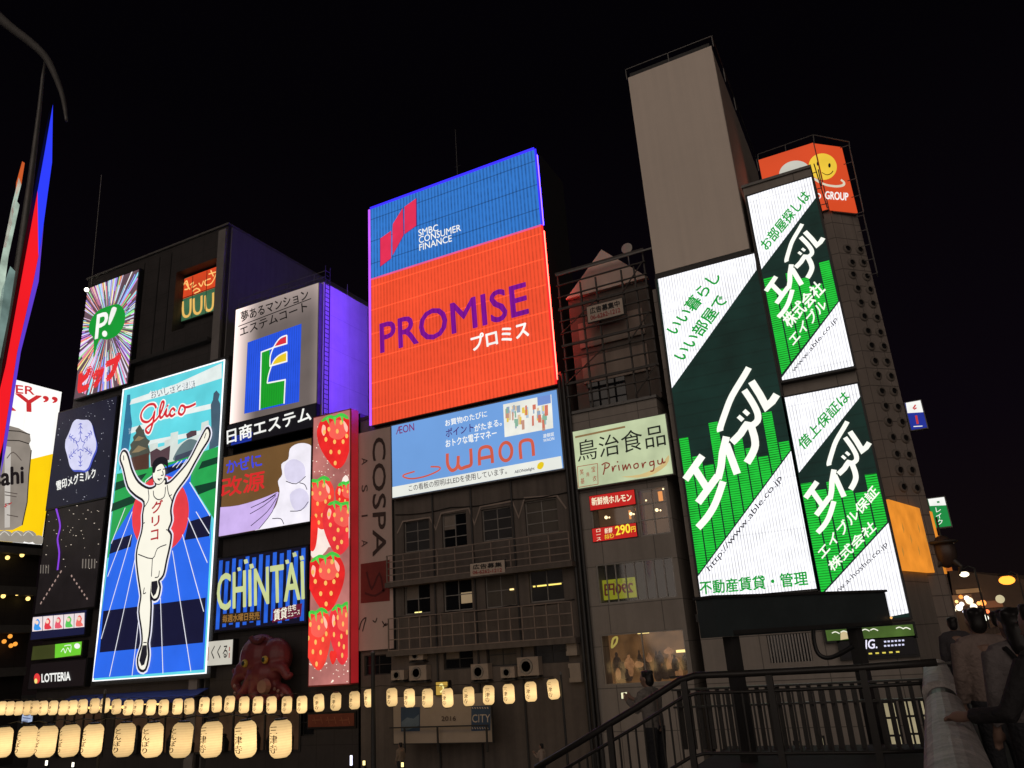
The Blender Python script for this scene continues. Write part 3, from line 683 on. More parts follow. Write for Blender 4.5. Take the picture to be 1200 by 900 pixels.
bd = smooth(body, True, 3)
s.stroke('outline_glow', ink((235, 235, 250), 1.0), [bd], 7, 8.5, closed=True)
s.stroke('outline', ink((30, 26, 40), .6), [bd], 4.2, 9, closed=True)
run = s.poly('runner', led('runner_cream', (246, 242, 226), 1.05, var=.04, sample=False), [bd], 9.5)
head = ell(189.2, 555.5, 7.6, 12.8, 24, .1)
s.poly('head', ink((246, 242, 226), 1.05), [head], 10, run); s.stroke('head_outline', ink((30, 26, 40), .6), [head], .9, 10.4, run, True)
s.poly('hair', ink((28, 26, 36), .6), [smooth(A((370, 650), (366, 610), (385, 578), (420, 566), (448, 585), (448, 630), (438, 612), (410, 605), (388, 622), (380, 648)), True, 3)], 10.8, run)
lines = [A((392, 640), (412, 634)), A((422, 632), (440, 630)), A((420, 640), (424, 662), (412, 664)), A((395, 685), (418, 682)), A((372, 745), (376, 775), (400, 792), (430, 775), (436, 725)), A((345, 740), (348, 790), (326, 830)), A((445, 715), (452, 760), (470, 800), (462, 840)), A((455, 775), (470, 765)), B((278, 213), (350, 235), (375, 185), (420, 165)), B((350, 235), (345, 325)), B((310, 380), (305, 410), (318, 405)), B((385, 295), (380, 325), (362, 330)), B((305, 655), (322, 655)), B((300, 672), (322, 670)), A((215, 560), (216, 585)), A((650, 440), (640, 470)), A((395, 680), (405, 692)), B((300, 60), (312, 55)), B((418, 90), (432, 95))]
s.stroke('drawn_lines', ink((40, 34, 46), .6), [smooth(l, False, 3) if len(l) > 2 else l for l in lines], 1.0, 10.6, run)
s.poly('shoe', ink((40, 38, 50), .6), [B((300, 675), (323, 672), (324, 715), (310, 765), (296, 772), (285, 745)), B((346, 350), (374, 345), (378, 375), (368, 410), (355, 425), (344, 400))], 10.8, run)
s.text(ink((190, 32, 45), .9), [('グ', (181, 602.5), (193.5, 599.5), (181.5, 589)), ('リ', (181, 617.5), (190, 615.5), (181, 606.5)), ('コ', (180, 634), (188.5, 632), (180.3, 622.5))], 11, bold=.04)
gl = [A((390, 312), (378, 292), (350, 294), (322, 318), (309, 350), (318, 378), (346, 384), (372, 358), (381, 332), (374, 380), (356, 436), (342, 440), (336, 420), (372, 388), (396, 364), (416, 330), (430, 286), (420, 280), (408, 326), (412, 362), (428, 352)), A((428, 352), (443, 320), (440, 346), (450, 354), (460, 340)), A((489, 326), (478, 313), (465, 326), (462, 344), (472, 354), (490, 340)), A((508, 330), (520, 300), (538, 304), (540, 326), (524, 346), (508, 336), (514, 312)), A((538, 308), (565, 304), (598, 288)), A((447, 297), (451, 303))]
gl = [smooth(l, False, 4) for l in gl]
s.stroke('script_border', WHT, gl, 5.0, 12); s.stroke('script_lettering', ink((214, 40, 52), 1.0), gl, 2.5, 13)
s.text(ink((150, 160, 168), .8), [('おいしさと健康', (178.2, 467.6), (230, 454.6), (177.2, 458.6))], 3, 'slogan_shadow', bold=.03)
s.text(ink((240, 245, 245), 1.0), [('おいしさと健康', (176.6, 467), (228.5, 454), (175.8, 458))], 4, 'slogan', bold=.015)
s.rim('neon_border', led('neon_white', (250, 252, 255), 1.3, var=.05), .07, .03, .10)

# ------------------------------------------------ green speech balloon sign with ray burst
s = Sign('balloon_sign', 'lit sign with green speech balloon over a rainbow ray burst', 'sign', [(104, 338), (162.5, 316), (149.5, 447), (85.5, 470)], face=led('burst_ground', (120, 92, 104), .7, var=.25), case=M_black)
rr = random.Random(5); cx, cy = 127, 383
cols = [(245, 150, 190), (150, 245, 150), (150, 160, 255), (252, 240, 160), (250, 250, 250), (206, 140, 252), (250, 140, 120), (150, 232, 252), (235, 220, 250)]
bat = {k: [] for k in range(9)}
for i in range(280):
    th = rr.uniform(0, 2*math.pi); r0 = rr.uniform(14, 46); r1 = r0+rr.uniform(18, 60); w = rr.uniform(.006, .014)
    p = lambda r, t: (cx+.62*r*math.cos(t)+.12*r*math.sin(t), cy+r*math.sin(t)-.28*.62*r*math.cos(t))
    bat[i % 9].append([p(r0, th-w), p(r1, th-w*1.4), p(r1, th+w*1.4), p(r0, th+w)])
for k in range(9): s.poly('rays', ink(cols[k], 1.0), bat[k], 1+k*.08)
s.poly('balloon', led('balloon_green', (18, 150, 50), 1.0, sample=False), [smooth([(128, 359), (140, 357), (147, 366), (146, 381), (138, 393), (127, 398), (117, 399), (110.5, 420), (110.5, 398), (105, 389), (106.5, 377), (115, 365)], True, 4)], 3)
s.text(WHT, [('P', (112.5, 397.5), (125.5, 393), (115.2, 369.5))], 4, bold=.05)
s.poly('mark', WHT, [smooth([(128, 378.5), (132, 362), (136.5, 360.5), (137.5, 364), (130.5, 380)], True, 3), ell(123.8, 391.5, 3, 3.6, 14)], 4.5)
s.text(ink((228, 45, 50), 1.05), [('ピップ', (93.5, 461), (140, 441), (95.5, 436))], 5, bold=.14)
P0 = onY(101.5, 339.5, D-.3)
t = Thing('floodlight', 'bright small floodlight at the upper corner of the balloon sign', 'lamp', P0-Vector((0, -.5, .2)))
t.part('bulb', ink((255, 248, 225), 6), MB().ball(P0, .17), flat=False); t.part('bracket', M_steel, MB().tube([P0+Vector((0, .1, 0)), P0+Vector((0, .8, -.1))], .05))
t.part('mast', M_steel, MB().tube([onY(107, 335, D+.3), onY(119, 205, D+.3)], .03, 6))

# ------------------------------------------------ old neon sign in the recess
ng = facade(D+1.25)
s = Sign('neon_sign', 'old orange and green neon sign set in the dark recess', 'sign', [(211.6, 329), (256.3, 311), (254.8, 362), (210, 378)], pl=ng, depth=.2, face=led('neon_green_field', (70, 118, 84), .75, var=.25, vscale=.9), case=M_black)
s.poly('orange_field', led('neon_orange_field', (222, 72, 34), .9, var=.2, sample=True), [[(211.6, 329), (256.3, 311), (255.4, 336), (210.8, 352)]], 1)
K = Z(80, 250, 3.913)
s.stroke('neon_tubes', ink((250, 190, 110), 1.1), [smooth(K(*q), False, 3) for q in (((530, 330), (545, 310), (552, 345), (535, 350)), ((560, 330), (575, 318), (570, 340), (590, 328)), ((600, 320), (612, 335), (622, 310)), ((655, 300), (630, 310), (632, 330), (660, 320), (682, 275)), ((655, 262), (668, 290)), ((645, 280), (684, 268)), ((570, 360), (590, 345), (605, 355), (580, 368)), ((540, 320), (560, 350)))], 1.3, 2)
for k, x in enumerate((527, 577, 630)):
    s.stroke('neon_u', ink((240, 190, 100), .95), [smooth(K((x, 405-k*14), (x+2, 462-k*14), (x+18, 474-k*14), (x+34, 455-k*14), (x+36, 392-k*14)), False, 4)], 2.6, 2)
s.stroke('wire_guard', M_black, [K((575, 290), (570, 480)), K((640, 265), (632, 460)), K((505, 400), (690, 335))], .7, 4)

# ------------------------------------------------ snow emblem sign
s = Sign('snow_crystal_sign', 'dark navy sign with a pale snow crystal emblem and white lettering', 'sign', [(66.5, 486), (137, 463.5), (125, 582), (56, 596)], face=led('navy_face', (24, 26, 48), .8, var=.2), case=M_black)
rr = random.Random(9); N3 = Z(0, 420, 4.09)
dots = []
for i in range(70):
    x, y = rr.uniform(62, 136), rr.uniform(466, 592); r = rr.uniform(.25, .5); dots.append(ell(x, y, r, r, 6))
s.poly('snow_dots', ink((230, 232, 245), .9), dots, 1)
hexa = smooth([(95.4+18.5*(1+.055*math.cos(6*t))*math.cos(t+.12)*.95, 521.5+31*(1+.055*math.cos(6*t))*math.sin(t+.12)-2.8*math.cos(t)) for t in (2*math.pi*(k+.5)/24 for k in range(24))], True, 2)
s.poly('emblem_edge', ink((70, 84, 190), 1.0), [[(x+.9, y+2.2) for x, y in hexa]], 2); s.poly('emblem', ink((214, 214, 244), 1.0), [hexa], 3)
ln = []
for k in range(6):
    t = k*math.pi/3+.52; ex = lambda r, dt=0: (95.4+.60*r*math.cos(t+dt), 521.5+r*math.sin(t+dt)-.09*r*math.cos(t+dt))
    ln += [[ex(8), ex(25)], [ex(13, -.26), ex(16), ex(13, .26)], [ex(19, -.2), ex(22, 0), ex(19, .2)], [ex(24, -.14), ex(25), ex(24, .14)]]
ln.append([(95.4+.6*(9 if k % 2 else 5)*math.cos(k*math.pi/5+.3), 521.5+(9 if k % 2 else 5)*math.sin(k*math.pi/5+.3)) for k in range(11)])
s.stroke('crystal_lines', ink((104, 110, 205), .9), ln, .8, 4)
s.text(WHT, [('雪印メグミルク', (67.4, 575), (113.6, 559.5), (66.6, 564.3))], 3, bold=.03)
s = Sign('glass_front', 'dark glass front with purple light ribbon under the snow crystal sign', 'facade panel', [(55, 600), (122, 585), (112, 712), (42, 718)], pl=facade(D+.1), depth=.3, face=led('dark_glass_face', (34, 28, 30), .6, var=.4, vscale=.7), case=M_black)
s.poly('light_dots', ink((235, 220, 200), .9), [ell(rr.uniform(54, 118), rr.uniform(592, 668), rr.choice((.35, .5, .9)), .45, 6) for k in range(44)], 1)
s.stroke('purple_ribbon', ink((130, 60, 210), 1.1), [smooth([(64, 588), (68, 602), (71, 617), (68, 632), (70, 648), (68, 668)], False, 4)], 2.2, 2)
s.stroke('arch_lights', ink((190, 160, 150), .8), [[(48+i*3.3, 708-i*5.2), (49.5+i*3.3, 705-i*5.2)] for i in range(8)]+[[(84+i*3, 674+i*4.4), (85+i*3, 676+i*4.4)] for i in range(7)], 1.6, 2)
s.poly('steel_bits', ink((150, 140, 130), .6), [[(97+k*3.5, 655), (98.4+k*3.5, 655), (98+k*3.5, 666), (96.6+k*3.5, 666)] for k in range(5)]+[[(48+k*3, 662), (49+k*3, 662), (48.6+k*3, 672), (47.6+k*3, 672)] for k in range(4)], 2)
# ------------------------------------------------ small street-level signs on the left
s = Sign('picture_strip_sign', 'small bright screen strip of five colourful pictures above a green sign', 'screen', [(38, 722), (100.5, 716), (99, 744), (37, 749)], face=led('strip_ground', (26, 30, 70), .7), case=M_black)
for k, col in enumerate(((60, 150, 230), (225, 60, 70), (235, 90, 110), (90, 200, 90), (240, 110, 100))):
    x = 38.5+k*12.3; y = 723.5-k*1.1
    s.poly('picture', ink((240, 225, 225), 1.0), [[(x, y), (x+11.6, y-1), (x+11.3, y+15.5), (x-.4, y+16.6)]], 1)
    s.poly('figure', ink(col, 1.0), [smooth([(x+2, y+15), (x+2.6, y+8), (x+4.5, y+3), (x+7, y+2), (x+9, y+6), (x+8, y+10), (x+10.5, y+14)], True, 2)], 2)
    s.poly('figure_face', ink((250, 215, 190), 1.0), [ell(x+5.6, y+6, 2, 2.4, 10)], 3)
s = Sign('green_leaf_sign', 'small bright green sign above the dark burger shop sign', 'sign', [(38, 758), (96, 751.5), (95, 768), (37, 774)], face=led('olive_face', (70, 76, 34), .7, var=.3), case=M_black)
s.poly('green_field', led('leaf_green', (110, 205, 50), 1.0, sample=False), [[(65, 755), (96, 751.5), (95, 767), (64.5, 771)]], 1)
s.stroke('scribble', ink((235, 250, 225), 1.0), [smooth([(72, 764), (75, 760), (77, 765), (80, 759), (83, 764), (84, 757)], False, 3), smooth([(76, 757), (80, 756), (84, 756)], False, 2)], .9, 2)
s.poly('white_dot', WHT, [ell(91, 757, 3.5, 3.2, 14)], 2)
s = Sign('burger_shop_sign', 'black sign with white lettering and red round mark near street level', 'sign', [(36, 779), (101, 772), (98, 803), (33, 808)], face=led('shop_black', (26, 18, 22), .6), case=M_black)
s.text(WHT, [('LOTTERIA', (49.5, 799.5), (83, 797), (49.5, 790))], 2, bold=.05)
s.poly('mark', ink((225, 60, 60), 1.0), [ell(44, 795, 3.6, 6, 18)], 2); s.poly('mark_light', ink((245, 225, 130), 1.0), [ell(43, 798, 1.8, 3, 12)], 3)
# ------------------------------------------------ beer advertisement
s = Sign('beer_billboard', 'lit billboard of a silver beer can on white and yellow, red lettering above', 'billboard', [(-80, 424), (74, 455), (48.5, 632), (-80, 634)], pl=PA, depth=.6, face=led('beer_white', (252, 250, 246), 1.1, pat='v', per=2.6, gap=.06, dark=.75, ax='Y', var=.05), case=M_black)
L3 = Z(0, 420, 4.09)
s.poly('yellow_field', led('beer_yellow', (250, 205, 14), 1.05, sample=True, pat='v', per=2.6, gap=.05, dark=.7, ax='Y', var=.05), [L3((-200, 560), (140, 485), (262, 455), (200, 870), (-200, 900))], 1)
can = L3((-160, 320), (40, 322), (88, 335), (142, 365), (146, 395), (138, 410), (148, 440), (136, 560), (128, 690), (104, 800), (60, 822), (-160, 830))
s.poly('can', led('can_silver', (150, 140, 130), .9, var=.22, sample=False, vscale=.5), [can], 2)
s.stroke('can_edges', ink((60, 52, 48), .7), [L3((142, 365), (90, 350), (20, 345)), L3((138, 410), (90, 395), (15, 392)), L3((148, 440), (136, 560), (128, 690), (104, 800))], 1.2, 3)
s.poly('can_light', ink((205, 198, 190), .9), [L3((20, 420), (50, 425), (45, 810), (20, 812))], 3)
s.text(ink((36, 30, 32), .7), [('Asahi', (-26, 573), (26.5, 566), (-26, 552))], 4, bold=.05)
s.stroke('can_print', ink((96, 84, 78), .7), [smooth(L3((30, 480), (60, 450), (100, 490)), False, 3), L3((20, 640), (80, 650)), L3((20, 655), (76, 664)), L3((20, 700), (45, 695)), L3((30, 750), (84, 760))], 1.0, 4)
s.stroke('red_print', ink((190, 40, 45), .9), [[(4, 594), (8, 592)], [(6, 590), (6, 595)], [(9, 592), (13, 589)]], 1.0, 4.5)
s.text(RED, [('SUPER', (-20, 457), (39.6, 463), (-20, 447)), ('“DRY”', (-82, 474), (67, 485), (-82, 452))], 4, bold=.03)
s.poly('ice', ink((160, 152, 140), .9), [ell(x, y, r, r*.8, 12) for x, y, r in ((4, 632, 13), (20, 630, 10), (33, 629, 9), (-10, 630, 12), (44, 633, 7))], 5)
s.stroke('ice_lines', ink((220, 215, 205), .9), [smooth([(x-6, 628), (x, 623), (x+6, 628)], False, 3) for x in (4, 18, 32)], 1., 6)
# ------------------------------------------------ property sign with letter emblem
wE = (F0.ab(373.2, 400)[0]-F0.ab(272.8, 430)[0])/2; hE = F0.ab(373.2, 329.5)[1]-F0.ab(370.7, 472)[1]
s = Sign('estate_sign', 'pale lit property sign with blue square emblem and black lettering on top', 'sign', [(276.5, 365), (373.2, 329.5), (370.7, 472), (269, 497)], depth=.43, face=led('estate_face', (122, 110, 106), .75, pat='h', per=2.35, gap=.03, dark=.8, var=.16, vscale=.35, fade=(('X', -wE, 2.5, 9.), ('Z', hE, 2.6, 1.8), ('X', wE, .8, .8))), case=M_steel, margin=.05)
E8 = Z(240, 300, 3.75)
s.poly('blue_square', led('estate_blue', (36, 84, 225), 1.0, pat='v', per=.2, gap=.25, dark=.6), [E8((190, 381), (427, 298), (416, 641), (175, 694))], 2)
s.poly('green_field', led('estate_green', (24, 160, 40), 1.0, pat='v', per=.2, gap=.25, dark=.6, sample=False), [E8((247, 673), (254, 424), (288, 412), (288, 470), (297, 476), (278, 546), (276, 562), (356, 546), (351, 648))], 3)
s.poly('red_flag', ink((215, 45, 60), 1.0), [E8((306, 402), (330, 368), (362, 352), (362, 384))], 3); s.poly('yellow_flag', ink((240, 205, 40), 1.0), [E8((296, 482), (320, 445), (362, 424), (362, 462))], 3)
s.stroke('emblem_lines', WHT, [smooth(E8((290, 485), (292, 440), (310, 395), (335, 362), (364, 350)), False, 3), E8((364, 350), (364, 386), (300, 405)), smooth(E8((278, 560), (285, 520), (305, 465), (330, 438), (364, 422)), False, 3), E8((364, 422), (364, 464), (288, 486)), E8((278, 560), (357, 545), (352, 650)), E8((245, 678), (252, 424), (300, 406))], 1.5, 4)
s.text(BLK, [('夢あるマンション', (284, 377.5), (362.7, 350.7), (282.7, 366)), ('エステムコート', (282.4, 394.8), (361, 364.2), (281.8, 384.6))], 3, bold=.022)
s.stroke('rule', BLK, [E8((150, 311), (470, 188))], .9, 3)
s = Sign('estate_name_sign', 'dark sign band with white katakana name under the pale property sign', 'sign', [(268, 499), (371, 472), (369, 497), (264, 526)], depth=.42, face=led('band_dark', (22, 20, 30), .5), case=M_black, margin=.04)
s.poly('blue_patch', led('band_blue', (30, 60, 190), .7, pat='h', per=.16, gap=.4, dark=.4, sample=False), [[(272, 512), (296, 506), (294, 524), (270, 530)]], 1)
s.text(WHT, [('日商エステム', (266.8, 520.5), (365.3, 492.5), (266.4, 504))], 2, bold=.03)
# ------------------------------------------------ medicine sign (its figure is left out)
s = Sign('medicine_sign', 'brown and white sign with blue and red lettering and a lavender gust of wind', 'sign', [(264, 537), (366, 512), (362, 611), (255.5, 629)], face=led('medicine_brown', (122, 88, 50), .8, var=.12), case=M_black)
K5 = Z(240, 480, 5)
s.poly('cloud', ink((245, 240, 250), 1.0), [smooth(K5((300, 735), (350, 640), (390, 600), (420, 560), (440, 480), (430, 420), (455, 380), (450, 320), (490, 290), (500, 230), (545, 200), (600, 200), (632, 235), (640, 400), (630, 640), (600, 690)), True, 3)], 1)
s.poly('cloud_puffs', ink((222, 216, 240), 1.0), [smooth(K5((470, 330), (520, 290), (580, 320), (590, 390), (540, 430), (480, 410)), True, 3), smooth(K5((500, 500), (560, 460), (610, 500), (600, 570), (530, 590)), True, 3)], 2)
s.poly('wind', ink((206, 180, 238), 1.0), [smooth(K5((430, 482), (340, 520), (200, 562), (80, 574)), False, 3)+K5((72, 748))+smooth(K5((320, 702), (385, 620), (425, 540), (440, 490)), False, 3)], 3)
s.stroke('wind_lines', ink((40, 30, 60), .7), [smooth(K5(*q), False, 3) for q in (((425, 492), (350, 540), (275, 576)), ((422, 505), (350, 565), (270, 612)), ((425, 520), (370, 600), (275, 682)), ((420, 500), (400, 512), (345, 545)), ((440, 490), (400, 600), (322, 700)), ((400, 640), (450, 640), (468, 672)), ((480, 420), (540, 436), (596, 392)), ((505, 596), (570, 590), (612, 540)), ((560, 430), (590, 440), (604, 470)))], .8, 4)
s.text(ink((60, 70, 225), 1.0), [('かぜに', (267, 555), (308, 546), (266, 541))], 4, bold=.03)
s.text(ink((214, 42, 42), 1.0), [('改源', (260.5, 583), (310.5, 574), (261.5, 561))], 4, bold=.035)
# ------------------------------------------------ blue striped sign
s = Sign('blue_stripe_sign', 'blue striped neon sign with tall pale green roman lettering', 'sign', [(256, 655), (361, 640), (358, 728), (251, 741)], face=led('stripe_dark', (20, 20, 50), .5), case=M_black)
m = MB(); n = 13
for i in range(n):
    x0 = s.a0+(s.a1-s.a0)*(i+.2)/n; x1 = s.a0+(s.a1-s.a0)*(i+.75)/n; m.prect(s.pl, x0, x1, s.b0+.1+(i % 3)*.1, s.b1-.1-(i % 2)*.12, .02)
s.part('blue_stripes', led('stripe_blue', (38, 98, 220), .95, var=.22, vscale=1.5), m)
s.text(ink((206, 216, 150), .95), [('CHINTAI', (255.4, 715.8), (357.4, 702), (255.8, 673.6), .022)], 3)
sq = []
for x, y, r in ((205, 135, 11), (245, 90, 13), (278, 118, 14), (487, 92, 12), (530, 50, 13), (572, 70, 13)):
    cx, cy = 240+x/5, 640+y/5; sq.append([(cx-r/5, cy-r/7), (cx+r/9, cy-r/4.4), (cx+r/4.6, cy+r/8), (cx-r/8, cy+r/4.2)])
s.poly('square_bits', ink((206, 216, 160), .95), sq, 3)
s.poly('plate', ink((58, 44, 30), .6), [[(261, 719.5), (306, 716), (306, 727), (260.6, 731)]], 3)
s.text(ink((178, 128, 62), .8), [('毎週水曜日発売', (261.8, 729.6), (305, 725.6), (262.2, 721))], 4)
s.poly('plate', ink((120, 30, 62), .7), [[(321, 714), (355, 707), (353.5, 722.5), (320, 729.5)]], 3.4)
s.text(ink((250, 246, 225), 1.0), [('賃貸', (322, 727.6), (337.4, 724.4), (322, 714.6)), ('住宅', (338.4, 716.8), (348, 714.6), (338.4, 710)), ('ニュース', (338.4, 723.4), (352.4, 719.8), (338.6, 718.2))], 4.4, bold=.02)
s = Sign('takoyaki_sign', 'small white sign with black brush lettering beside the octopus', 'sign', [(242.4, 752), (272.6, 749.6), (272, 778), (241.4, 780.4)], face=led('white_small', (215, 210, 196), .85, var=.12), case=M_black, margin=.05)
s.text(BLK, [('くくる', (247.5, 772.5), (266.5, 771), (248.5, 757))], 1, bold=.012)
s.stroke('red_marks', ink((170, 80, 70), .8), [[(269.4, 758), (269, 763)], [(269, 765), (268.8, 771)], [(244.4, 758), (243.8, 774)]], 1.3, 1)
# ------------------------------------------------ strawberry screen
s = Sign('strawberry_screen', 'tall narrow video screen showing big red strawberries', 'screen', [(371, 489), (410.5, 480), (408.5, 801.5), (358, 803)], pl=facade(D-.5), depth=.75, face=led('berry_ground', (190, 118, 112), .9, var=.35, vscale=.6), case=paint('red_case', (.30, .05, .05), .4), margin=.08)
s.part('edge_panel', led('berry_edge', (150, 26, 30), .9, var=.2), MB().pbox(s.pl, s.a1+.082, s.a1+.10, s.b0, s.b1, -.7, -.05))
rr = random.Random(2)
s.poly('milk_splash', ink((250, 232, 222), 1.0), [smooth([(366, 608), (372, 596), (378, 604), (386, 590), (392, 600), (402, 560), (410, 566), (411, 624), (400, 640), (380, 640), (364, 632)], True, 3), smooth([(362, 640), (380, 628), (386, 640), (370, 656)], True, 3)], 1)
s.poly('sparkles', ink((255, 235, 215), 1.1), [ell(rr.uniform(360, 409), y, r, r, 6) for y, r in [(rr.uniform(488, 560), rr.uniform(.3, .8)) for k in range(70)]+[(rr.uniform(764, 800), rr.uniform(.4, 1.2)) for k in range(46)]], 1.5)
berries = [(406, 585, 11, 20), (393, 517, 18.5, 31), (374, 590, 17, 30), (398, 618, 17.5, 31), (365, 625, 8, 20), (383, 682, 21, 34), (372, 749, 16, 35), (402, 742, 13, 34), (392, 770, 4, 8)]
for k, (x, y, rx, ry) in enumerate(berries):
    rx, ry = rx*rr.uniform(1.05, 1.18), ry*rr.uniform(1.02, 1.10); an = rr.uniform(-.22, .22); f_ = rr.uniform(-.12, .12)
    T = lambda q: [(x+rx*(u*math.cos(an)-v*math.sin(an)), y+ry*(u*math.sin(an)+v*math.cos(an))) for u, v in q]
    shp = smooth(T([(0, -.85), (.6, -.9), (1, -.45), (.92, .1), (.5+f_, .75), (.08+f_, 1), (-.35+f_, .82), (-.85, .2), (-1, -.4), (-.62, -.85)]), True, 4)
    b_ = s.poly('strawberry', led('berry_red%d' % (k % 4), [(240, 48, 42), (230, 38, 38), (246, 66, 54), (236, 52, 60)][k % 4], 1.02, var=.22, sample=False, vscale=1.3), [shp], 2+k*.5)
    if rx > 11:
        s.poly('berry_glow', ink((248, 96, 84), 1.0), [smooth(T([(-.2, -.7), (.5, -.72), (.72, -.35), (.3, -.05), (-.3, -.2)]), True, 4)], 2.08+k*.5, b_)
        s.poly('berry_light', ink((255, 190, 170), 1.05), [smooth(T([(.5, -.72), (.74, -.5), (.7, -.3), (.56, -.42)]), True, 3), smooth(T([(-.66, -.6), (-.5, -.5), (-.6, -.2), (-.74, -.36)]), True, 3)], 2.15+k*.5, b_)
        s.poly('seeds', ink((252, 190, 100), 1.0), [ell(*T([(u+rr.uniform(-.06, .06), v+rr.uniform(-.06, .06))])[0], rx*.085, ry*.085, 10) for u, v in ((-.3, -.45), (.15, -.35), (-.55, -.02), (-.05, .05), (.45, 0), (-.25, .4), (.2, .45), (.66, -.15), (0, .75), (-.62, -.35), (.4, -.62))], 2.2+k*.5, b_)
        s.clipped_stroke('calyx', ink((70, 200, 70), 1.0), smooth(T([(-.75, -.72), (-.3, -.88), (0, -.84), (.4, -.94), (.8, -.78)]), False, 3), [.6]+[3.4]*11+[.6], 2.3+k*.5, b_)
        s.poly('leaf', ink((96, 214, 86), 1.0), [T([(-.5, -.82), (-.35, -.9), (-.28, -.58)]), T([(-.08, -.86), (.1, -.86), (.04, -.55)]), T([(.32, -.9), (.5, -.88), (.48, -.6)])], 2.32+k*.5, b_)
# ------------------------------------------------ vertical banner
s = Sign('fashion_banner', 'unlit tall beige banner with dark sideways lettering and red square', 'banner', [(419, 508), (458.5, 500), (460.6, 760), (418, 763)], pl=facade(D+.25), depth=.18, face=M_cream, case=M_dsteel, margin=.03)
T9 = paint('banner_print', (.07, .045, .04), .7)
def side(item, x0, x1, y0, y1, mat, bold):  # reads from top to bottom
    m = MB(); m.text(s.pl, item, (x0, y1), (x1, y1-1), (x0, y0), .02, bold, rot=True); s.part('lettering', mat, m)
side('COSPA', 437, 452.5, 514, 652, T9, .13)
for k, ch in enumerate('ASIA'): side(ch, 424, 431, 537+k*32+(3 if ch == 'I' else 0), 545+k*32-(3 if ch == 'I' else 0), T9, .0)
s.poly('red_square', paint('banner_red', (.22, .035, .03), .7, .3), [[(423, 661), (456.7, 656), (457, 704), (423, 707)]], 1)
s.stroke('square_print', paint('banner_red_dark', (.11, .02, .02), .7), [smooth([(430, 670), (436, 690), (445, 672), (450, 694)], False, 3), smooth([(428, 695), (440, 698), (452, 690)], False, 3)], 2.2, 2)
s.stroke('brush_marks', T9, [smooth([(421, 738), (424, 728), (429, 724), (427, 732), (425, 740)], False, 3), smooth([(437, 727), (440, 729), (442, 724)], False, 3), smooth([(448, 728), (452, 733), (456, 729)], False, 3), [(449, 735), (453, 730)]], 1.3, 1)

# ------------------------------------------------ large loan sign
s = Sign('loan_screen', 'huge blue and orange video screen with purple lettering on the brown building', 'screen', [(436, 245.5), (626.5, 175), (650.5, 452.5), (434, 497)], depth=4.2, face=led('loan_orange', (243, 80, 46), 1.04, pat='v', per=.24, gap=.5, dark=.78, seam=1.66, seamk=1.5, var=.10, vscale=.25), case=M_dsteel, margin=.06)
bz = (s.pl.ab(437, 328)[1]+s.pl.ab(634, 263.3)[1])/2
s.part('blue_field', led('loan_blue', (50, 122, 208), 1.0, pat='v', per=.24, gap=.55, dark=.66, seam=1.66, seamk=.55, var=.08, vscale=.25), MB().prect(s.pl, s.a0, s.a1, bz, s.b1, .02))
s.part('divider', ink((235, 90, 150), 1.0), MB().prect(s.pl, s.a0, s.a1, bz-.06, bz+.06, .03))
vio = led('edge_violet', (70, 30, 255), 2.0)
m = MB().pbox(s.pl, s.a0-.14, s.a0-.02, s.b0, s.b1, .0, .08); s.part('edge_light', led('edge_pink', (190, 90, 255), 1.3), m)
s.part('edge_light', led('edge_blue', (50, 40, 255), 1.6), MB().pbox(s.pl, s.a0, s.a1, s.b1+.02, s.b1+.14, 0, .08))
s.part('edge_light', led('edge_blue', (50, 40, 255), 1.6), MB().pbox(s.pl, s.a1+.02, s.a1+.12, bz, s.b1, 0, .08))
s.part('edge_light', led('edge_red', (230, 40, 40), 1.3), MB().pbox(s.pl, s.a1+.02, s.a1+.12, s.b0, bz-.02, 0, .08))
VIO = led('edge_flood', (108, 54, 255), 42, var=.02)
m = MB(); x = s.pl.to3(s.a0-.07, 0).x
m.box(x-.06, x, D+.3, D+.75, s.b0+.3, s.b1-.2); s.part('flood_strip', VIO, m)
x = s.pl.to3(s.a1+.07, 0).x
s.part('side_strip', led('spill_red', (255, 50, 40), 24, var=.02), MB().box(x, x+.03, D+.12, D+.22, s.b0+.3, bz-.3)); s.part('side_strip', led('spill_blue', (60, 40, 255), 18, var=.02), MB().box(x, x+.03, D+.12, D+.22, bz+.1, s.b1-.3))  # strips added to throw red and blue light onto the scaffold beside
L3z = Z(420, 160, 5); L4z = Z(420, 320, 5)
em = [L3z((133, 600), (196, 555), (196, 716), (133, 764)), L3z((204, 548), (206, 515), (264, 422), (268, 580), (204, 700)), L3z((274, 415), (342, 366), (342, 525), (274, 575))]
s.poly('emblem_edge', ink((70, 24, 110), .9), [[(x+(x-467)*.035, y+(y-272)*.02) for x, y in p] for p in em], 3); s.poly('emblem', ink((226, 46, 84), 1.0), em, 4)
s.text(WHT, [('SMBC', (491.6, 277.6), (514.4, 271), (491, 270)), ('CONSUMER', (492, 286), (541, 271), (491.6, 278.4)), ('FINANCE', (492.4, 294.6), (530.4, 283.4), (492, 287))], 4, bold=.012)
s.text(led('promise_purple', (128, 8, 150), .95, sample=False, pat='v', per=.3, gap=.5, dark=.8), [('PROMISE', (447, 414.4), (620.2, 368), (446, 380))], 4, bold=.022)
s.text(WHT, [('プロミス', (554.4, 412), (620.8, 394), (552.6, 394.4))], 5, bold=.04)
t = Thing('antenna', 'thin antenna mast on the rooftop behind the loan screen', 'antenna', onY(537, 215, D+3)-Vector((0, 0, 2)))
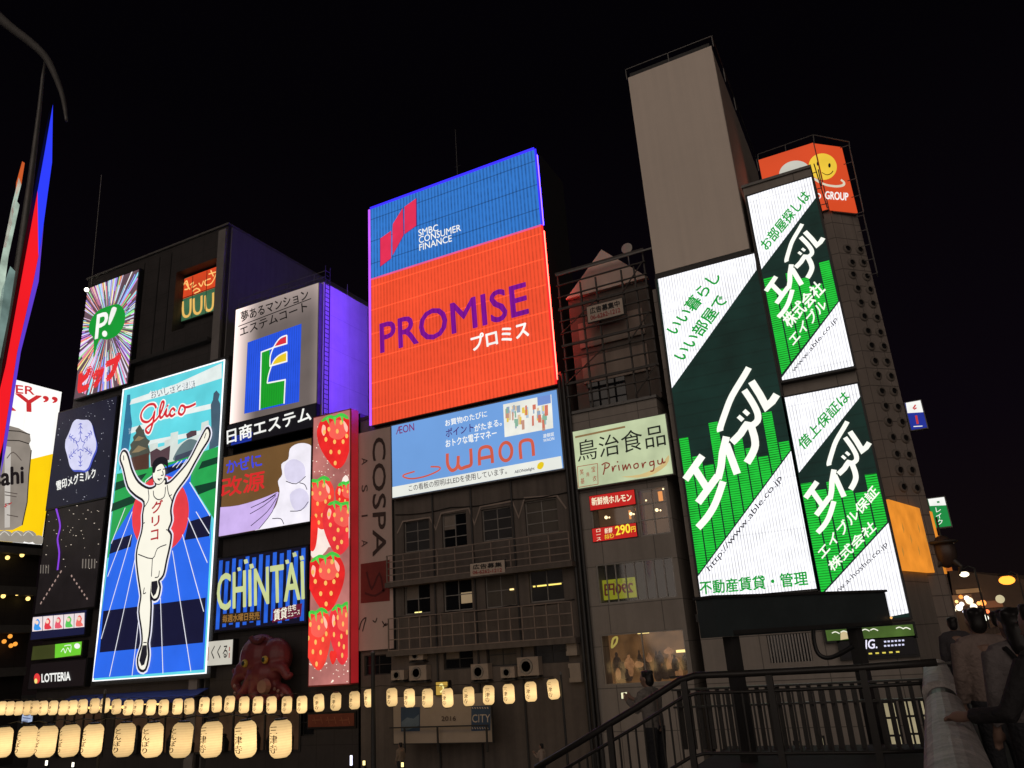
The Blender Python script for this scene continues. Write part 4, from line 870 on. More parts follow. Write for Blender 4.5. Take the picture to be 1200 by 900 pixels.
t.part('mast', M_dsteel, MB().tube([onY(537, 225, D+3), onY(533.5, 152, D+3)], [.05, .03], 6)); t.part('stub', M_dsteel, MB().tube([onY(536, 195, D+3)+Vector((-.25, 0, 0)), onY(536, 195, D+3)+Vector((.25, 0, 0))], .025, 6))
# ------------------------------------------------ card advertisement (its dog is left out)
s = Sign('card_billboard', 'backlit light blue card advertisement with orange lettering over the office building', 'billboard', [(459, 499), (652, 457), (660.5, 549), (460, 583)], depth=.43, face=led('card_blue', (112, 160, 222), 1.0, var=.06, vscale=.3), case=M_steel, margin=.08)
W5 = Z(400, 450, 4.2857)
s.poly('white_band', led('card_white', (232, 234, 226), 1.0, var=.05), [W5((250, 519), (1104, 362), (1112, 428), (250, 575))], 1)
s.text(WHT, [('お買物のたびに', (522.5, 500), (571.5, 488.6), (521.8, 492.6)), ('がたまる。', (556.8, 506.4), (588.5, 498.6), (556, 498.2)), ('おトクな電子マネー', (523, 524.8), (582.7, 512), (522.5, 516))], 2, bold=.02)
s.text(ink((72, 44, 120), .9), [('ポイント', (523, 512.8), (555.4, 505.4), (522.8, 503))], 2, bold=.02)
s.text(ink((128, 44, 110), .9), [('ÆON', (464.6, 509.4), (486, 504.6), (464.2, 500.8))], 2)
OR = ink((206, 92, 72), 1.0)
s.stroke('logo_lettering', OR, [smooth(W5(*q), False, 4) for q in (((535, 350), (537, 405), (556, 434), (578, 426), (588, 405), (590, 362)), ((588, 405), (602, 425), (625, 418), (652, 408), (655, 380), (652, 325)), ((697, 410), (696, 345), (708, 322), (738, 316), (756, 332), (762, 398)), ((905, 378), (900, 310), (912, 288), (945, 282), (962, 298), (968, 362)))]+[W5((697, 376), (760, 364))], 3.8, 3)
s.stroke('logo_lettering', OR, [ell(593.4, 529.4, 7, 10.6, 30, .05)], 3.8, 3.2, closed=True)
s.stroke('ring', OR, [smooth(W5((370, 440), (318, 456), (316, 468), (360, 476), (430, 462), (490, 435), (494, 418), (450, 416)), False, 4)], 1.7, 2)
s.poly('card', ink((236, 236, 226), 1.0), [W5((814, 104), (1056, 53), (1066, 222), (822, 268))], 2)
rr = random.Random(4)
for k, col in enumerate(((225, 200, 170), (180, 200, 215), (235, 205, 90), (200, 150, 130), (150, 170, 190), (140, 185, 160), (215, 120, 100))):
    s.poly('card_picture', ink(col, .95), [[(x, y), (x+w, y-w*.2), (x+w+.3, y+h), (x+.2, y+h+w*.2)] for x, y, w, h in [(rr.uniform(592, 641), rr.uniform(474, 494), rr.uniform(1.5, 4), rr.uniform(4, 12)) for j in range(6)]], 3+k*.2)
s.poly('card_mark', ink((120, 150, 215), .95), [W5((988, 68), (1054, 54), (1056, 98), (990, 112))], 5)
s.text(WHT, [('道頓堀', (637, 513.6), (649.4, 511), (636.8, 509)), ('WAON', (637, 518.4), (649.8, 515.6), (637, 514.8))], 2, bold=.01)
s.text(ink((62, 54, 60), .8), [('この看板の照明はLEDを使用しています。', (479.8, 576.2), (594.6, 555.6), (479.3, 568.8))], 2, bold=.005)
s.text(ink((50, 50, 70), .8), [('AEONdelight', (603.5, 556), (626.8, 551.6), (603.4, 551.6))], 2, bold=.02)
s.poly('leaf', ink((236, 205, 30), 1.0), [smooth([(630, 549), (630.5, 544.5), (634, 541.5), (637.5, 542.5), (637, 547), (634, 550)], True, 3)], 2)
# ------------------------------------------------ small letting notices
def notice(name, label, quad, pl, top, tel, dep=.12):
    s = Sign(name, label, 'sign', quad, pl=pl, depth=dep, face=paint('notice_face', (.56, .46, .38), .6, .08, .8), case=M_dsteel, margin=.04)
    q = quad; L = lambda a, b, t: (a[0]+(b[0]-a[0])*t, a[1]+(b[1]-a[1])*t)
    lt, rt = lambda t: L(q[0], q[3], t), lambda t: L(q[1], q[2], t)
    row = lambda t, a, b: L(lt(t), rt(t), a) if b is None else L(lt(t), rt(t), b)
    s.text(BLK, [(top, row(.50, .08, None), row(.50, .92, None), row(.12, .08, None))], 1, bold=.025)
    s.text(paint('notice_red', (.42, .05, .05), .6), [(tel, row(.88, .08, None), row(.88, .92, None), row(.60, .08, None))], 1, bold=.03)
    return s
notice('letting_notice', 'white notice board with telephone number fixed on the scaffold', [(687.6, 360), (729, 349), (730.6, 367), (689.4, 378.6)], facade(D-.05), '広告募集中', '06-6262-1212')
notice('letting_notice', 'white notice board with telephone number on the balcony railing', [(551, 660.6), (591.4, 656.2), (591.6, 671.4), (551, 675)], facade(D-.32), '広告募集', '06-6262-1212')
# ------------------------------------------------ chicken shop sign
s = Sign('chicken_shop_sign', 'backlit pale green sign with black kanji and brown script on the grey building', 'sign', [(671, 506.4), (779.2, 485), (788.4, 554), (677.6, 573.4)], face=led('chicken_face', (192, 204, 164), .95, var=.24, vscale=.75), case=M_steel, margin=.05)
c8 = lambda *p: Z8(*p)
s.text(ink((36, 40, 34), .6), [('鳥治食品', (677.6, 541.8), (780.9, 521.8), (675.6, 517.2))], 2, bold=.0)
s.stroke('script_lettering', ink((142, 58, 44), .8), [smooth(c8(*q), False, 4) for q in (((262, 392), (258, 425), (250, 458)), ((240, 398), (265, 384), (288, 392), (280, 412), (258, 420)), ((305, 405), (310, 435), (318, 408), (332, 402)), ((345, 398), (350, 432)), ((370, 395), (376, 428), (388, 398), (396, 424), (410, 392), (422, 420)), ((455, 388), (440, 398), (446, 418), (466, 410), (464, 390), (452, 388)), ((490, 383), (496, 412), (502, 388), (516, 380)), ((560, 375), (540, 380), (542, 400), (562, 392), (562, 372), (566, 400), (560, 432), (542, 436)), ((588, 366), (592, 390), (612, 386), (616, 358), (622, 384), (636, 376)))], 1.5, 2)
s.poly('script_dot', ink((142, 58, 44), .8), [ell(724, 541.4, 1., 1., 8)], 2)
s.stroke('seal_box', ink((172, 84, 60), .8), [c8((90, 408), (214, 388), (218, 516), (96, 536))], .7, 2, closed=True)
s.text(ink((172, 84, 60), .8), [('笑', (680, 557), (684.4, 556), (679.6, 550.6)), ('基', (681, 567.4), (685.4, 566.4), (680.6, 561)), ('鳥', (687.4, 559), (691, 558.2), (687.2, 554)), ('宝', (693.6, 553.6), (698, 552.6), (693.4, 547)), ('衣', (695, 564.6), (699.4, 563.6), (694.8, 558))], 2)
s.stroke('faint_print', ink((150, 120, 80), .8), [c8((75, 225), (385, 160))], 2.2, 1); s.poly('orange_swash', ink((214, 190, 130), .9), [smooth(c8((360, 470), (480, 455), (600, 400), (655, 335), (640, 400), (520, 470)), True, 3)], 1)
# ------------------------------------------------ grill restaurant signs
s = Sign('grill_sign', 'red lit sign with cream lettering across the top of the restaurant window', 'sign', [(690, 581), (742.4, 574.6), (745.6, 591), (692.2, 597.6)], pl=facade(D+.38), depth=.1, face=led('grill_red', (196, 34, 30), .95, var=.1), case=M_black, margin=.03)
s.text(ink((250, 235, 200), 1.0), [('新鮮焼ホルモン', (694, 592.6), (740.6, 587), (693.2, 583.6))], 1, bold=.03)
s = Sign('price_sign', 'red lit price sign reading 290 yen along the bottom of the restaurant window', 'sign', [(693.4, 619.2), (744.8, 613.4), (747, 627.6), (695.4, 636)], pl=facade(D+.38), depth=.1, face=led('grill_red', (196, 34, 30), .95, var=.1), case=M_black, margin=.03)
s.text(ink((250, 225, 60), 1.05), [('290', (722, 627.4), (739, 624), (721, 617))], 1, bold=.04)
s.text(ink((250, 225, 60), 1.0), [('円', (740, 624), (745, 623), (739.6, 617.5)), ('ホルモン', (709, 632.2), (720, 630), (708.6, 626.6))], 1, bold=.02)
s.text(ink((250, 235, 200), 1.0), [('新鮮', (709, 625.6), (718, 624), (708.6, 619.4)), ('ロ\nー\nス', (699.4, 634), (704.6, 633), (698.6, 620.6))], 1.2, bold=.02)
s = Sign('window_poster', 'yellow green poster seen from behind inside the barred window', 'poster', [(703, 680), (746.4, 676.4), (747, 700), (703.6, 703.6)], pl=facade(D+.45+.7), depth=.04, face=led('poster_yellow', (150, 150, 32), .75, var=.15))
s.text(ink((92, 30, 30), .7), [('290円', (709, 698), (742, 695), (708.6, 685))], 1, bold=.05, mirror=True)
s.text(ink((100, 110, 30), .7), [('ホルモン', (720, 684), (742, 681.6), (720, 679.6))], 1, mirror=True)
# ------------------------------------------------ the three green and white property signs
WV = led('able_white', (250, 250, 255), 1.25, pat='v', per=.14, gap=.5, dark=.66, var=.05, seam=2.35, seamk=.86)
GV = led('able_green', (26, 205, 58), 1.0, pat='h', per=.11, gap=.5, dark=.38, var=.08)
DK = led('able_dark', (14, 44, 38), .8, var=.35, vscale=.6, seam=.62, seamk=.8)
GT = led('able_green_text', (16, 170, 60), .95, sample=False, pat='h', per=.11, gap=.4, dark=.7)
DT = ink((52, 52, 62), .6)
LW = led('able_logo', (244, 246, 234), 1.15, var=.03)
q4 = Z(760, 290, 4.2857); q6 = Z(780, 480, 3.913)
logo = [smooth(q4((505, 605), (482, 645), (420, 748), (388, 828), (362, 905), (362, 925)), False, 3),
        q6((280, 125), (262, 200), (256, 260), (242, 318)), q6((280, 160), (330, 296)),
        smooth(q6((305, 152), (345, 112), (372, 72), (395, 82)), False, 2)+smooth(q6((408, 125), (412, 165), (398, 205), (374, 245)), False, 3),
        q6((338, 48), (352, 34)), q6((364, 22), (378, 8)),
        smooth(q4((482, 718), (520, 775), (548, 832), (548, 872), (520, 896)), False, 3), q4((518, 674), (560, 740), (592, 800), (622, 775), (645, 740)),
        q6((92, 322), (170, 212)), q6((132, 268), (198, 372)), q6((150, 428), (240, 305)),
        smooth(q6((150, 542), (195, 490), (232, 425), (265, 330)), False, 3)]
logw = [7.5, 8.5, 8.5, 8.5, 7.5, 7.5, 7.5, 8.5, 8.5, 8.5, 8.5, 8.0]
def able(label, quad, whites, bars, ncol, anchors, texts, darktexts, whitetexts, logodst, pl=F0):
    s = Sign('property_sign', label, 'sign', quad, pl=pl, depth=.42, face=DK, case=M_dsteel, margin=.10)
    s.poly('white_field', WV, whites, 1)
    m = MB(); d0, d1 = s.pl.ab(*bars[0]), s.pl.ab(*bars[1])
    for k in range(ncol):
        x0 = s.a0+(s.a1-s.a0)*(k+.05)/ncol; x1 = s.a0+(s.a1-s.a0)*(k+.93)/ncol; tz = s.pl.ab(*anchors[k])[1]
        zf = lambda x: d0[1]+(d1[1]-d0[1])*(x-d0[0])/(d1[0]-d0[0])
        z0, z1 = max(s.b0, zf(x0)+.08), max(s.b0, zf(x1)+.08)
        if tz > max(z0, z1): m.ppoly(s.pl, [(x0, z0), (x1, z1), (x1, tz), (x0, tz)], .02)
    s.part('green_bars', GV, m)
    for t_ in texts: s.text(GT, [t_], 2, bold=.03)
    for t_ in darktexts: s.text(DT, [t_], 2, bold=.005)
    for t_ in whitetexts: s.text(LW, [t_], 4, bold=.03)
    src = [Vector(F0.ab(*p)) for p in ((803, 562), (912, 464), (818, 618))]; dst = [Vector(s.pl.ab(*p)) for p in logodst]
    u, v = src[1]-src[0], src[2]-src[0]; det = u.x*v.y-u.y*v.x; sc_ = math.sqrt(abs(((dst[1]-dst[0]).x*(dst[2]-dst[0]).y-(dst[1]-dst[0]).y*(dst[2]-dst[0]).x)/det))
    m = MB()
    for l, w in zip(logo, logw):
        ab = []
        for p in l:
            r = Vector(F0.ab(*p))-src[0]; a = (r.x*v.y-r.y*v.x)/det; b_ = (u.x*r.y-u.y*r.x)/det
            ab.append(tuple(dst[0]+(dst[1]-dst[0])*a+(dst[2]-dst[0])*b_))
        m.pstroke(s.pl, ab, w*F0.mpp(850, 540)*sc_, .06)
    s.part('logo_lettering', LW, m)
    return s
able('widest green and white property sign, directly below the blank billboard', [(771, 327), (884.5, 297), (957, 690), (819.5, 702)],
     [[(771, 327), (884.5, 297), (886.5, 316.5), (787.5, 455)], [(817, 677), (927, 528.6), (957, 690), (819.5, 702)]],
     [(817, 677), (927, 528.6)], 10, [(801, 513), (815, 535), (829, 545), (836, 495), (853, 530), (865, 513), (879, 525), (892, 535), (900, 483), (917, 518)],
     [('いい暮らし', (792.7, 393.8), (846.3, 325.5), (779.5, 385)), ('いい部屋で', (802, 424), (854.5, 352), (788, 416)), ('不動産賃貸・管理', (821, 697), (947.4, 685.7), (819.8, 681.4))],
     [('http://www.able.co.jp', (833.5, 671.5), (918.5, 562.5), (827.5, 664.5))], [], ((803, 562), (912, 464), (818, 618)))
able('upper right green and white property sign, in front of the orange faces sign', [(875.6, 231), (950, 207), (1001, 428.5), (917, 446)],
     [[(875, 231), (950.5, 206.5), (956, 232), (892.5, 315.5)], [(916, 443), (984, 353), (1002, 428.5), (917, 447)]],
     [(916, 441), (984, 353)], 6, [(894.5, 327), (909, 340), (920, 321), (938, 327), (950, 335), (961, 308)],
     [('お部屋探しは', (899.5, 294.5), (951, 231), (889.5, 285.5))], [('www.able.co.jp', (931.5, 438), (982.6, 376), (927, 433))],
     [('株式会社', (926, 386), (968, 341), (915.6, 373)), ('エイブル', (930.6, 406), (970, 359), (922.8, 396.5))], ((897.4, 341.5), (966, 280), (912, 372)))
able('lower right green and white property sign, partly behind the dark board', [(920.5, 465.5), (1005.5, 450), (1064, 718), (967, 735)],
     [[(919.5, 466), (1005.5, 449.5), (1010, 462.5), (936.4, 554)], [(963, 698), (1042, 612), (1066, 718), (966, 738)]],
     [(963, 698), (1042, 612)], 6, [(939, 567), (955, 575), (976, 564), (990.5, 575), (1003, 578), (1016, 556)],
     [('借上保証は', (942, 528.5), (997, 467), (933.5, 518))], [('www.a-hosho.co.jp', (973, 707), (1042, 640), (968, 701))],
     [('エイブル保証', (965, 656), (1031, 578), (956.5, 646)), ('株式会社', (976, 671), (1027.5, 620), (969.5, 660))], ((943.8, 583.5), (1020, 520), (958, 624)))
# ------------------------------------------------ orange faces sign on the tower
s = Sign('faces_sign', 'orange lit rooftop sign with a white and a yellow smiling face', 'sign', [(890, 186), (954, 168), (970, 247.5), (902, 262)], pl=facade(YT), depth=.3, face=led('faces_orange', (214, 74, 36), 1.0, var=.08, vscale=.3), case=M_steel, margin=.02)
f2 = Sign('x', 'x', 'x', [(954, 168), (987, 172.5), (1004.7, 250), (970, 247)], pl=PT, depth=.3)
bpy.data.objects.remove(f2.root); f2.root = s.root; f2.o = s.o; f2.b0, f2.b1 = zb_s, Cc.z
s.part('panel', led('faces_orange', (214, 74, 36), 1.0), MB().prect(PT, 0.02, f2.a1, zb_s, Cc.z, .0)); s.part('cabinet', M_steel, MB().pbox(PT, 0.3, f2.a1+.02, zb_s-.04, Cc.z+.02, -.3, -.03))
R3 = Z(870, 150, 6)
s.poly('white_face', led('face_white', (206, 204, 192), .95, var=.12, sample=False), [ell(931.5, 203, 18.5, 14.5, 30, -.2)], 1)
s.poly('face_eyes', ink((30, 26, 26), .5), [ell(923.8, 203.5, 1.4, 2.6, 12), ell(937.8, 199, 1.4, 2.6, 12)], 2)
yel = led('face_yellow', (240, 200, 62), 1.0, var=.12, sample=False)
yf = ell(964, 195.5, 16.5, 15.5, 36, .25)
f2.a0 = 0.02
s.poly('yellow_face', yel, [yf], 1); f2.poly('yellow_face', yel, [yf], 1)
f2.poly('face_eyes', ink((30, 26, 26), .5), [ell(971.5, 194.3, 1.5, 2.7, 12)], 2); s.poly('face_eyes', ink((30, 26, 26), .5), [ell(958.4, 192, 1.3, 2.6, 12)], 2)
f2.stroke('smile', ink((90, 50, 20), .6), [smooth(R3((555, 315), (590, 332), (620, 322), (634, 304)), False, 4)], .9, 2)
f2.stroke('swoosh', ink((225, 215, 190), .95), [smooth(R3((560, 392), (600, 405), (660, 412), (705, 404), (712, 384), (690, 366)), False, 4)], 2.6, 1.5)
s.stroke('swoosh', ink((225, 215, 190), .95), [smooth(R3((480, 350), (510, 362), (552, 388)), False, 4)], 2.6, 1.5)
f2.text(WHT, [('GROUP', (966.5, 233.5), (993.5, 235.5), (966.5, 224.5))], 2, bold=.03)
s.stroke('letter', WHT, [smooth(R3((528, 462), (546, 470), (548, 490), (532, 500)), False, 4)], 1.3, 2)
m = MB()
for (p, q) in (((888, 181), (953, 158)), ((953, 158), (995, 166))):
    m.tube([onY(*p, YT+.2), onY(*q, YT+.2)], .03, 6)
for p, q in (((888, 181), (888.5, 188)), ((953, 158), (954, 168)), ((995, 166), (996, 175)), ((920, 170), (921, 178))):
    m.tube([onY(*p, YT+.2), onY(*q, YT+.2)], .03, 6)
s.part('top_rail', M_steel, m)
s.stroke('service_ladder', M_dsteel, [R3((505, 260), (600, 575)), R3((535, 300), (560, 420)), R3((490, 330), (525, 318)), R3((520, 440), (562, 430)), R3((555, 550), (600, 540))], 1.2, 8)
# ------------------------------------------------ small blade signs down the street
s = Sign('bank_blade_sign', 'small white over blue blade sign beside the vent tower', 'sign', [(1061.5, 471), (1080.5, 470), (1085, 502), (1066.5, 503)], pl=facade(52), depth=.4, face=led('blade_blue', (30, 48, 150), .95), case=M_steel, margin=.06)
s.poly('white_field', WHT, [[(1061, 470), (1082, 469), (1083.2, 483), (1063.5, 484.2)]], 1); s.stroke('mark', RED, [[(1070, 479), (1073, 474.5)], [(1071, 480), (1074, 478)]], 1.6, 2)
s.stroke('mark', ink((205, 60, 60), .9), [[(1073.5, 487), (1075.5, 497)]], 2.4, 2); s.stroke('small_print', WHT, [[(1070.5, 500), (1081, 499.4)]], 1.0, 2)
s.part('arm', M_steel, MB().pbox(s.pl, s.a0-1.2, s.a0, s.b1-.4, s.b1-.25, -.3, -.2))
s = Sign('loan_blade_sign', 'small green blade sign with white top strip and katakana', 'sign', [(1088, 584), (1108.5, 583), (1113, 617), (1094, 618)], pl=facade(52), depth=.4, face=led('blade_green', (24, 140, 66), .95), case=M_steel, margin=.06)
s.poly('white_field', WHT, [[(1087, 583.6), (1109, 582.4), (1110.4, 592), (1089.6, 593)]], 1); s.stroke('mark', ink((40, 150, 80), .9), [[(1098, 588.6), (1101, 588.2)]], 2.2, 2)
s.text(WHT, [('レ\nイ\nク', (1098.6, 615), (1105.6, 614.6), (1095, 595))], 2, bold=.03)
s.part('arm', M_steel, MB().pbox(s.pl, s.a0-1.2, s.a0, s.b1-.4, s.b1-.25, -.3, -.2))
# ================================================================== street level
def px_h(x, y0, y1, Y): return onY(x, y0, Y).z-onY(x, y1, Y).z
# ------------------------------------------------ paper lanterns, two rows along the canal
def lantern_mat(name, k):
    m, n, b = _nodes(name); vec, o = _xyz(n)
    z = _math(n, 'DIVIDE', o['Z'], .9)
    g = _math(n, 'SUBTRACT', 1.22, _math(n, 'MULTIPLY', _math(n, 'ABSOLUTE', _math(n, 'SUBTRACT', z, .42)), 1.35))
    rib = _math(n, 'MULTIPLY', _math(n, 'ABSOLUTE', _math(n, 'SUBTRACT', _math(n, 'FRACT', _math(n, 'DIVIDE', o['Z'], .06)), .5)), .35)
    g = _math(n, 'MULTIPLY', g, _math(n, 'SUBTRACT', 1.08, rib)); g = _math(n, 'MULTIPLY', g, _math(n, 'ADD', .8, _math(n, 'MULTIPLY', _noise(n, vec, 4), .4)))
    oi = n.nodes.new('ShaderNodeObjectInfo'); g = _math(n, 'MULTIPLY', g, _math(n, 'ADD', .78, _math(n, 'MULTIPLY', oi.outputs['Random'], .36)))
    mx = n.nodes.new('ShaderNodeVectorMath'); mx.operation = 'SCALE'; mx.inputs[0].default_value = lin(246, 204, 138); n.links.new(g, mx.inputs['Scale'])
    n.links.new(mx.outputs[0], b.inputs['Emission Color']); b.inputs['Emission Strength'].default_value = k
    b.inputs['Base Color'].default_value = (.25, .2, .14, 1); b.inputs['Roughness'].default_value = .8
    return m
LM = lantern_mat('lantern_paper', 1.2)
def make_lantern(text, ink_, label, group):
    t = Thing('paper_lantern', label, 'lantern', (0, 0, 0), group); R, H = .255, .9
    prof = []
    for i in range(17):
        u = i/16; e = abs(2*u-1)
        prof.append((R*(1-.42*max(0, (e-.62)/.38)**2.2)*(1+.012*(i % 2)), .04+.82*u))
    t.part('shade', LM, MB().lathe((0, 0, 0), prof, 20), flat=False)
    t.part('cap', M_black, MB().lathe((0, 0, 0), [(.12, .86), (.15, .865), (.15, .90), (.12, .905)], 16)); t.part('cap', M_black, MB().lathe((0, 0, 0), [(.12, 0), (.15, .005), (.15, .035), (.12, .04)], 16))
    vs, fs = glyphs(text, 0, 1.0, 'CENTER'); m = MB(); out = []
    for k in range(3):
        out = []
        for u, v in vs:
            th = -math.pi/2+(u-.5)*.85+.02*(k-1); r = R*1.03+.003+.001*k; out.append((r*math.cos(th), r*math.sin(th), .16+.58*v))
        m.add(out, fs)
    t.part('lettering', ink_, m)
    return t.root
red_ink = paint('lantern_ink', (.05, .015, .012), .8)
Y1, Y2 = 33.2, 0
h1 = px_h(622, 798, 822, Y1); Y2 = Y1*h1/px_h(329.4, 843, 888, Y1)
row2 = [(3, 870), (30.6, 869), (53.7, 869), (81.7, 868), (108, 867.5), (145, 867), (179, 867), (211.5, 867), (247.8, 866.5), (289, 866), (329.4, 865.5)]
g2 = 'large lanterns along the near walk'; g1 = 'small lanterns hung along the far walk'
wl = ['at the left picture edge', 'second from the left edge', 'third from the left edge', 'fourth from the left edge', 'fifth from the left edge', 'sixth from the left edge', 'seventh from the left edge', 'fourth from the right end', 'third from the right end', 'second from the right end', 'at the right end of the row']
protoA = make_lantern('と\nん\nぼ\nり', red_ink, '', g2); protoB = make_lantern('三\n津\n寺', red_ink, '', g2)
useA = useB = False
tops = []
for k, (x, y) in enumerate(row2):
    sc_h = px_h(x, y-22, y+22, Y2)
    c = onY(x, y, Y2); p = protoB if k >= 8 else protoA
    if k >= 8: o = p if not useB else copy_tree(p); useB = True
    else: o = p if not useA else copy_tree(p); useA = True
    o.location = (c.x, c.y, c.z-.45); o.rotation_euler = (random.uniform(-.05, .05), random.uniform(-.06, .06), random.uniform(-.2, .2)); o['label'] = 'large glowing paper lantern of the near row, '+wl[k]
    tops.append(Vector((c.x, c.y, c.z+.5)))
def string(name, label, tops, sag=.06):
    pts = []
    for i, p in enumerate(tops):
        pts.append(p)
        if i < len(tops)-1: pts.append((p+tops[i+1])/2+Vector((0, 0, sag)))
    t = Thing(name, label, 'cable', tops[len(tops)//2]); t.part('wire', M_black, MB().tube(pts, .018, 6))
    m = MB()
    for p in tops: m.tube([p, p-Vector((0, 0, .06))], .012, 5)
    t.part('hooks', M_black, m)
string('lantern_string', 'thin black cable carrying the large near lanterns', tops)
row1 = [(2, 830), (12, 830), (22, 830), (32.5, 829.5), (40.5, 829.5), (51, 829.5), (62, 829.5), (74, 829.5), (85, 829), (97.5, 828), (111, 827), (123, 826.5), (137, 828), (150, 829), (162, 829), (176.5, 829), (192, 829), (208, 828), (222.5, 827.5), (239, 826.5), (254.5, 825), (268.5, 825), (286, 826), (302, 826), (318.5, 826), (336, 826), (354, 825.5), (374.4, 823.5), (393.3, 822), (415.5, 820.5), (433.6, 818), (459.5, 817), (480, 818), (500.8, 818), (524.8, 817.5), (549.3, 816), (572, 814.5), (596.3, 813), (622, 810.5), (649.3, 807.5)]
protoC = make_lantern('三\n津\n寺', paint('lantern_ink_red', (.10, .012, .01), .8), '', g1); first = True; tops = []
nums = ['first', 'second', 'third', 'fourth', 'fifth', 'sixth', 'seventh', 'eighth', 'ninth', 'tenth', 'eleventh', 'twelfth', 'thirteenth', 'fourteenth', 'fifteenth', 'sixteenth', 'seventeenth', 'eighteenth', 'nineteenth', 'twentieth']
for k, (x, y) in enumerate(row1):
    c = onY(x, y, Y1); o = protoC if first else copy_tree(protoC); first = False
    o.location = (c.x, c.y, c.z-.45); o.rotation_euler = (random.uniform(-.06, .06), random.uniform(-.07, .07), random.uniform(-.25, .25))
    o['label'] = 'small glowing paper lantern of the far row, %s from its %s end' % (nums[k] if k < 20 else nums[len(row1)-1-k], 'left' if k < 20 else 'right')
    tops.append(Vector((c.x, c.y, c.z+.5)))
string('lantern_string', 'thin black cable carrying the small far lanterns', tops, .04)
def pole(label, x0, y0, x1, y1, Y, r, base=GZ):
    A = onY(x1, y1, Y); B = onY(x0, y0, Y); A.z = base; A.x = B.x
    t = Thing('lamp_pole', label, 'pole', A); t.part('shaft', M_dsteel, MB().tube([A, B], [r, r*.75], 10)); t.part('base_plate', M_dsteel, MB().lathe(A, [(r*2, 0), (r*2, .05), (r*1.2, .12)], 12)); t.part('cap', M_steel, MB().lathe(B, [(r*.9, -.02), (r*.9, .05), (.02, .1)], 10))
    return t
pole('grey steel pole at the right end of the far lanterns', 657, 790, 661, 890, Y1, .06)
pole('dark pole standing in front of the beige banner foot', 437, 765, 440, 895, Y1-.3, .13)
pole('dark pole behind the large lanterns on the left', 123, 812, 120, 895, Y2+.6, .05)
# ------------------------------------------------ air conditioners on the office building
def aircon(q, label, fans=1, dep=.5):
    r = prect_of(FW, Z6(*[(x, y) for x, y in ((q[0], q[1]), (q[2], q[1]), (q[2], q[3]), (q[0], q[3]))]))
    t = Thing('air_conditioner', label, 'air conditioner', FW.to3((r[0]+r[1])/2, r[2], dep/2), 'air conditioner units behind the office building lanterns')
    t.part('casing', paint('aircon_case', (.38, .31, .26), .5, .15, 2), MB().pbox(FW, r[0], r[1], r[2]+.08, r[3], .04, dep))
    h = r[3]-r[2]-.08
    for k in range(fans):
        c = FW.to3(r[0]+(r[1]-r[0])*.42, r[2]+.08+h*(k+.5)/fans, dep+.012); R = min((r[1]-r[0])*.36, h/fans*.42)
        g = t.part('fan_guard', M_black, MB().lathe(c, [(.02, .0), (R, .0), (R*.98, -.02), (.02, -.02)], 18, 'Y'))
        m = MB()
        for j in range(3): m.lathe(c+Vector((0, -.012, 0)), [(R*(.35+.28*j), 0), (R*(.35+.28*j)+.02, 0), (R*(.35+.28*j)+.02, -.012), (R*(.35+.28*j), -.012)], 18, 'Y')
        t.part('grille_rings', M_alu, m, g)
    t.part('feet', M_dsteel, MB().pbox(FW, r[0]+.06, r[0]+.14, r[2], r[2]+.08, .1, dep)); t.part('feet', M_dsteel, MB().pbox(FW, r[1]-.14, r[1]-.06, r[2], r[2]+.08, .1, dep)); t.part('bracket', M_dsteel, MB().pbox(FW, r[0]-.02, r[1]+.02, r[2]-.06, r[2], .005, dep))
for q, l in (((264, 838, 325, 892), 'lowest left small air conditioner with dark fan'), ((350, 748, 416, 797), 'upper of two stacked air conditioners'), ((350, 815, 432, 893), 'lower of two stacked air conditioners'), ((645, 808, 726, 890), 'wide air conditioner right of the stacked pair'), ((785, 822, 852, 882), 'small air conditioner next to the biggest one'), ((865, 775, 966, 872), 'biggest air conditioner near the right of the office building')):
    aircon(q, l)
for q, l in (((1090, 690, 1142, 768), 'upper beige cabinet fixed by the drain pipes'), ((1105, 805, 1162, 895), 'lower beige cabinet fixed by the drain pipes')):
    r = prect_of(FW, Z6((q[0], q[1]), (q[2], q[1]), (q[2], q[3]), (q[0], q[3])))
    t = Thing('meter_cabinet', l, 'cabinet', FW.to3((r[0]+r[1])/2, r[2], .2)); cm = paint('cabinet_beige', (.36, .30, .25), .5, .15, 2)
    t.part('box', cm, MB().pbox(FW, r[0], r[1], r[2], r[3], .02, .4)); t.part('door', cm, MB().pbox(FW, r[0]+.06, r[1]-.06, r[2]+.06, r[3]-.06, .401, .42)); t.part('hinge', M_dsteel, MB().pbox(FW, r[0]+.02, r[0]+.05, r[2]+.2, r[3]-.2, .405, .43))
# ------------------------------------------------ octopus figure over the shop
oc = onY(311, 777, D-.7); k = F0.mpp(311, 777)
def remesh_obj(name, mb, mat, parent, origin, vox=.05, sm=2):
    ob = mb.build(name, mat, None, origin)
    md = ob.modifiers.new('r', 'REMESH'); md.mode = 'VOXEL'; md.voxel_size = vox
    if sm: s_ = ob.modifiers.new('s', 'SMOOTH'); s_.iterations = sm; s_.factor = .5
    dg = bpy.context.evaluated_depsgraph_get(); dg.update()
    me = bpy.data.meshes.new_from_object(ob.evaluated_get(dg)); old = ob.data
    ob.modifiers.clear(); ob.data = me; me.name = name; bpy.data.meshes.remove(old)
    if not me.materials: me.materials.append(mat)
    for p in me.polygons: p.use_smooth = True
    ob.parent = parent
    return ob
t = Thing('octopus_figure', 'giant dark red octopus figure crawling over the shop front', 'shop figure', oc-Vector((0, -.5, 38*k)))
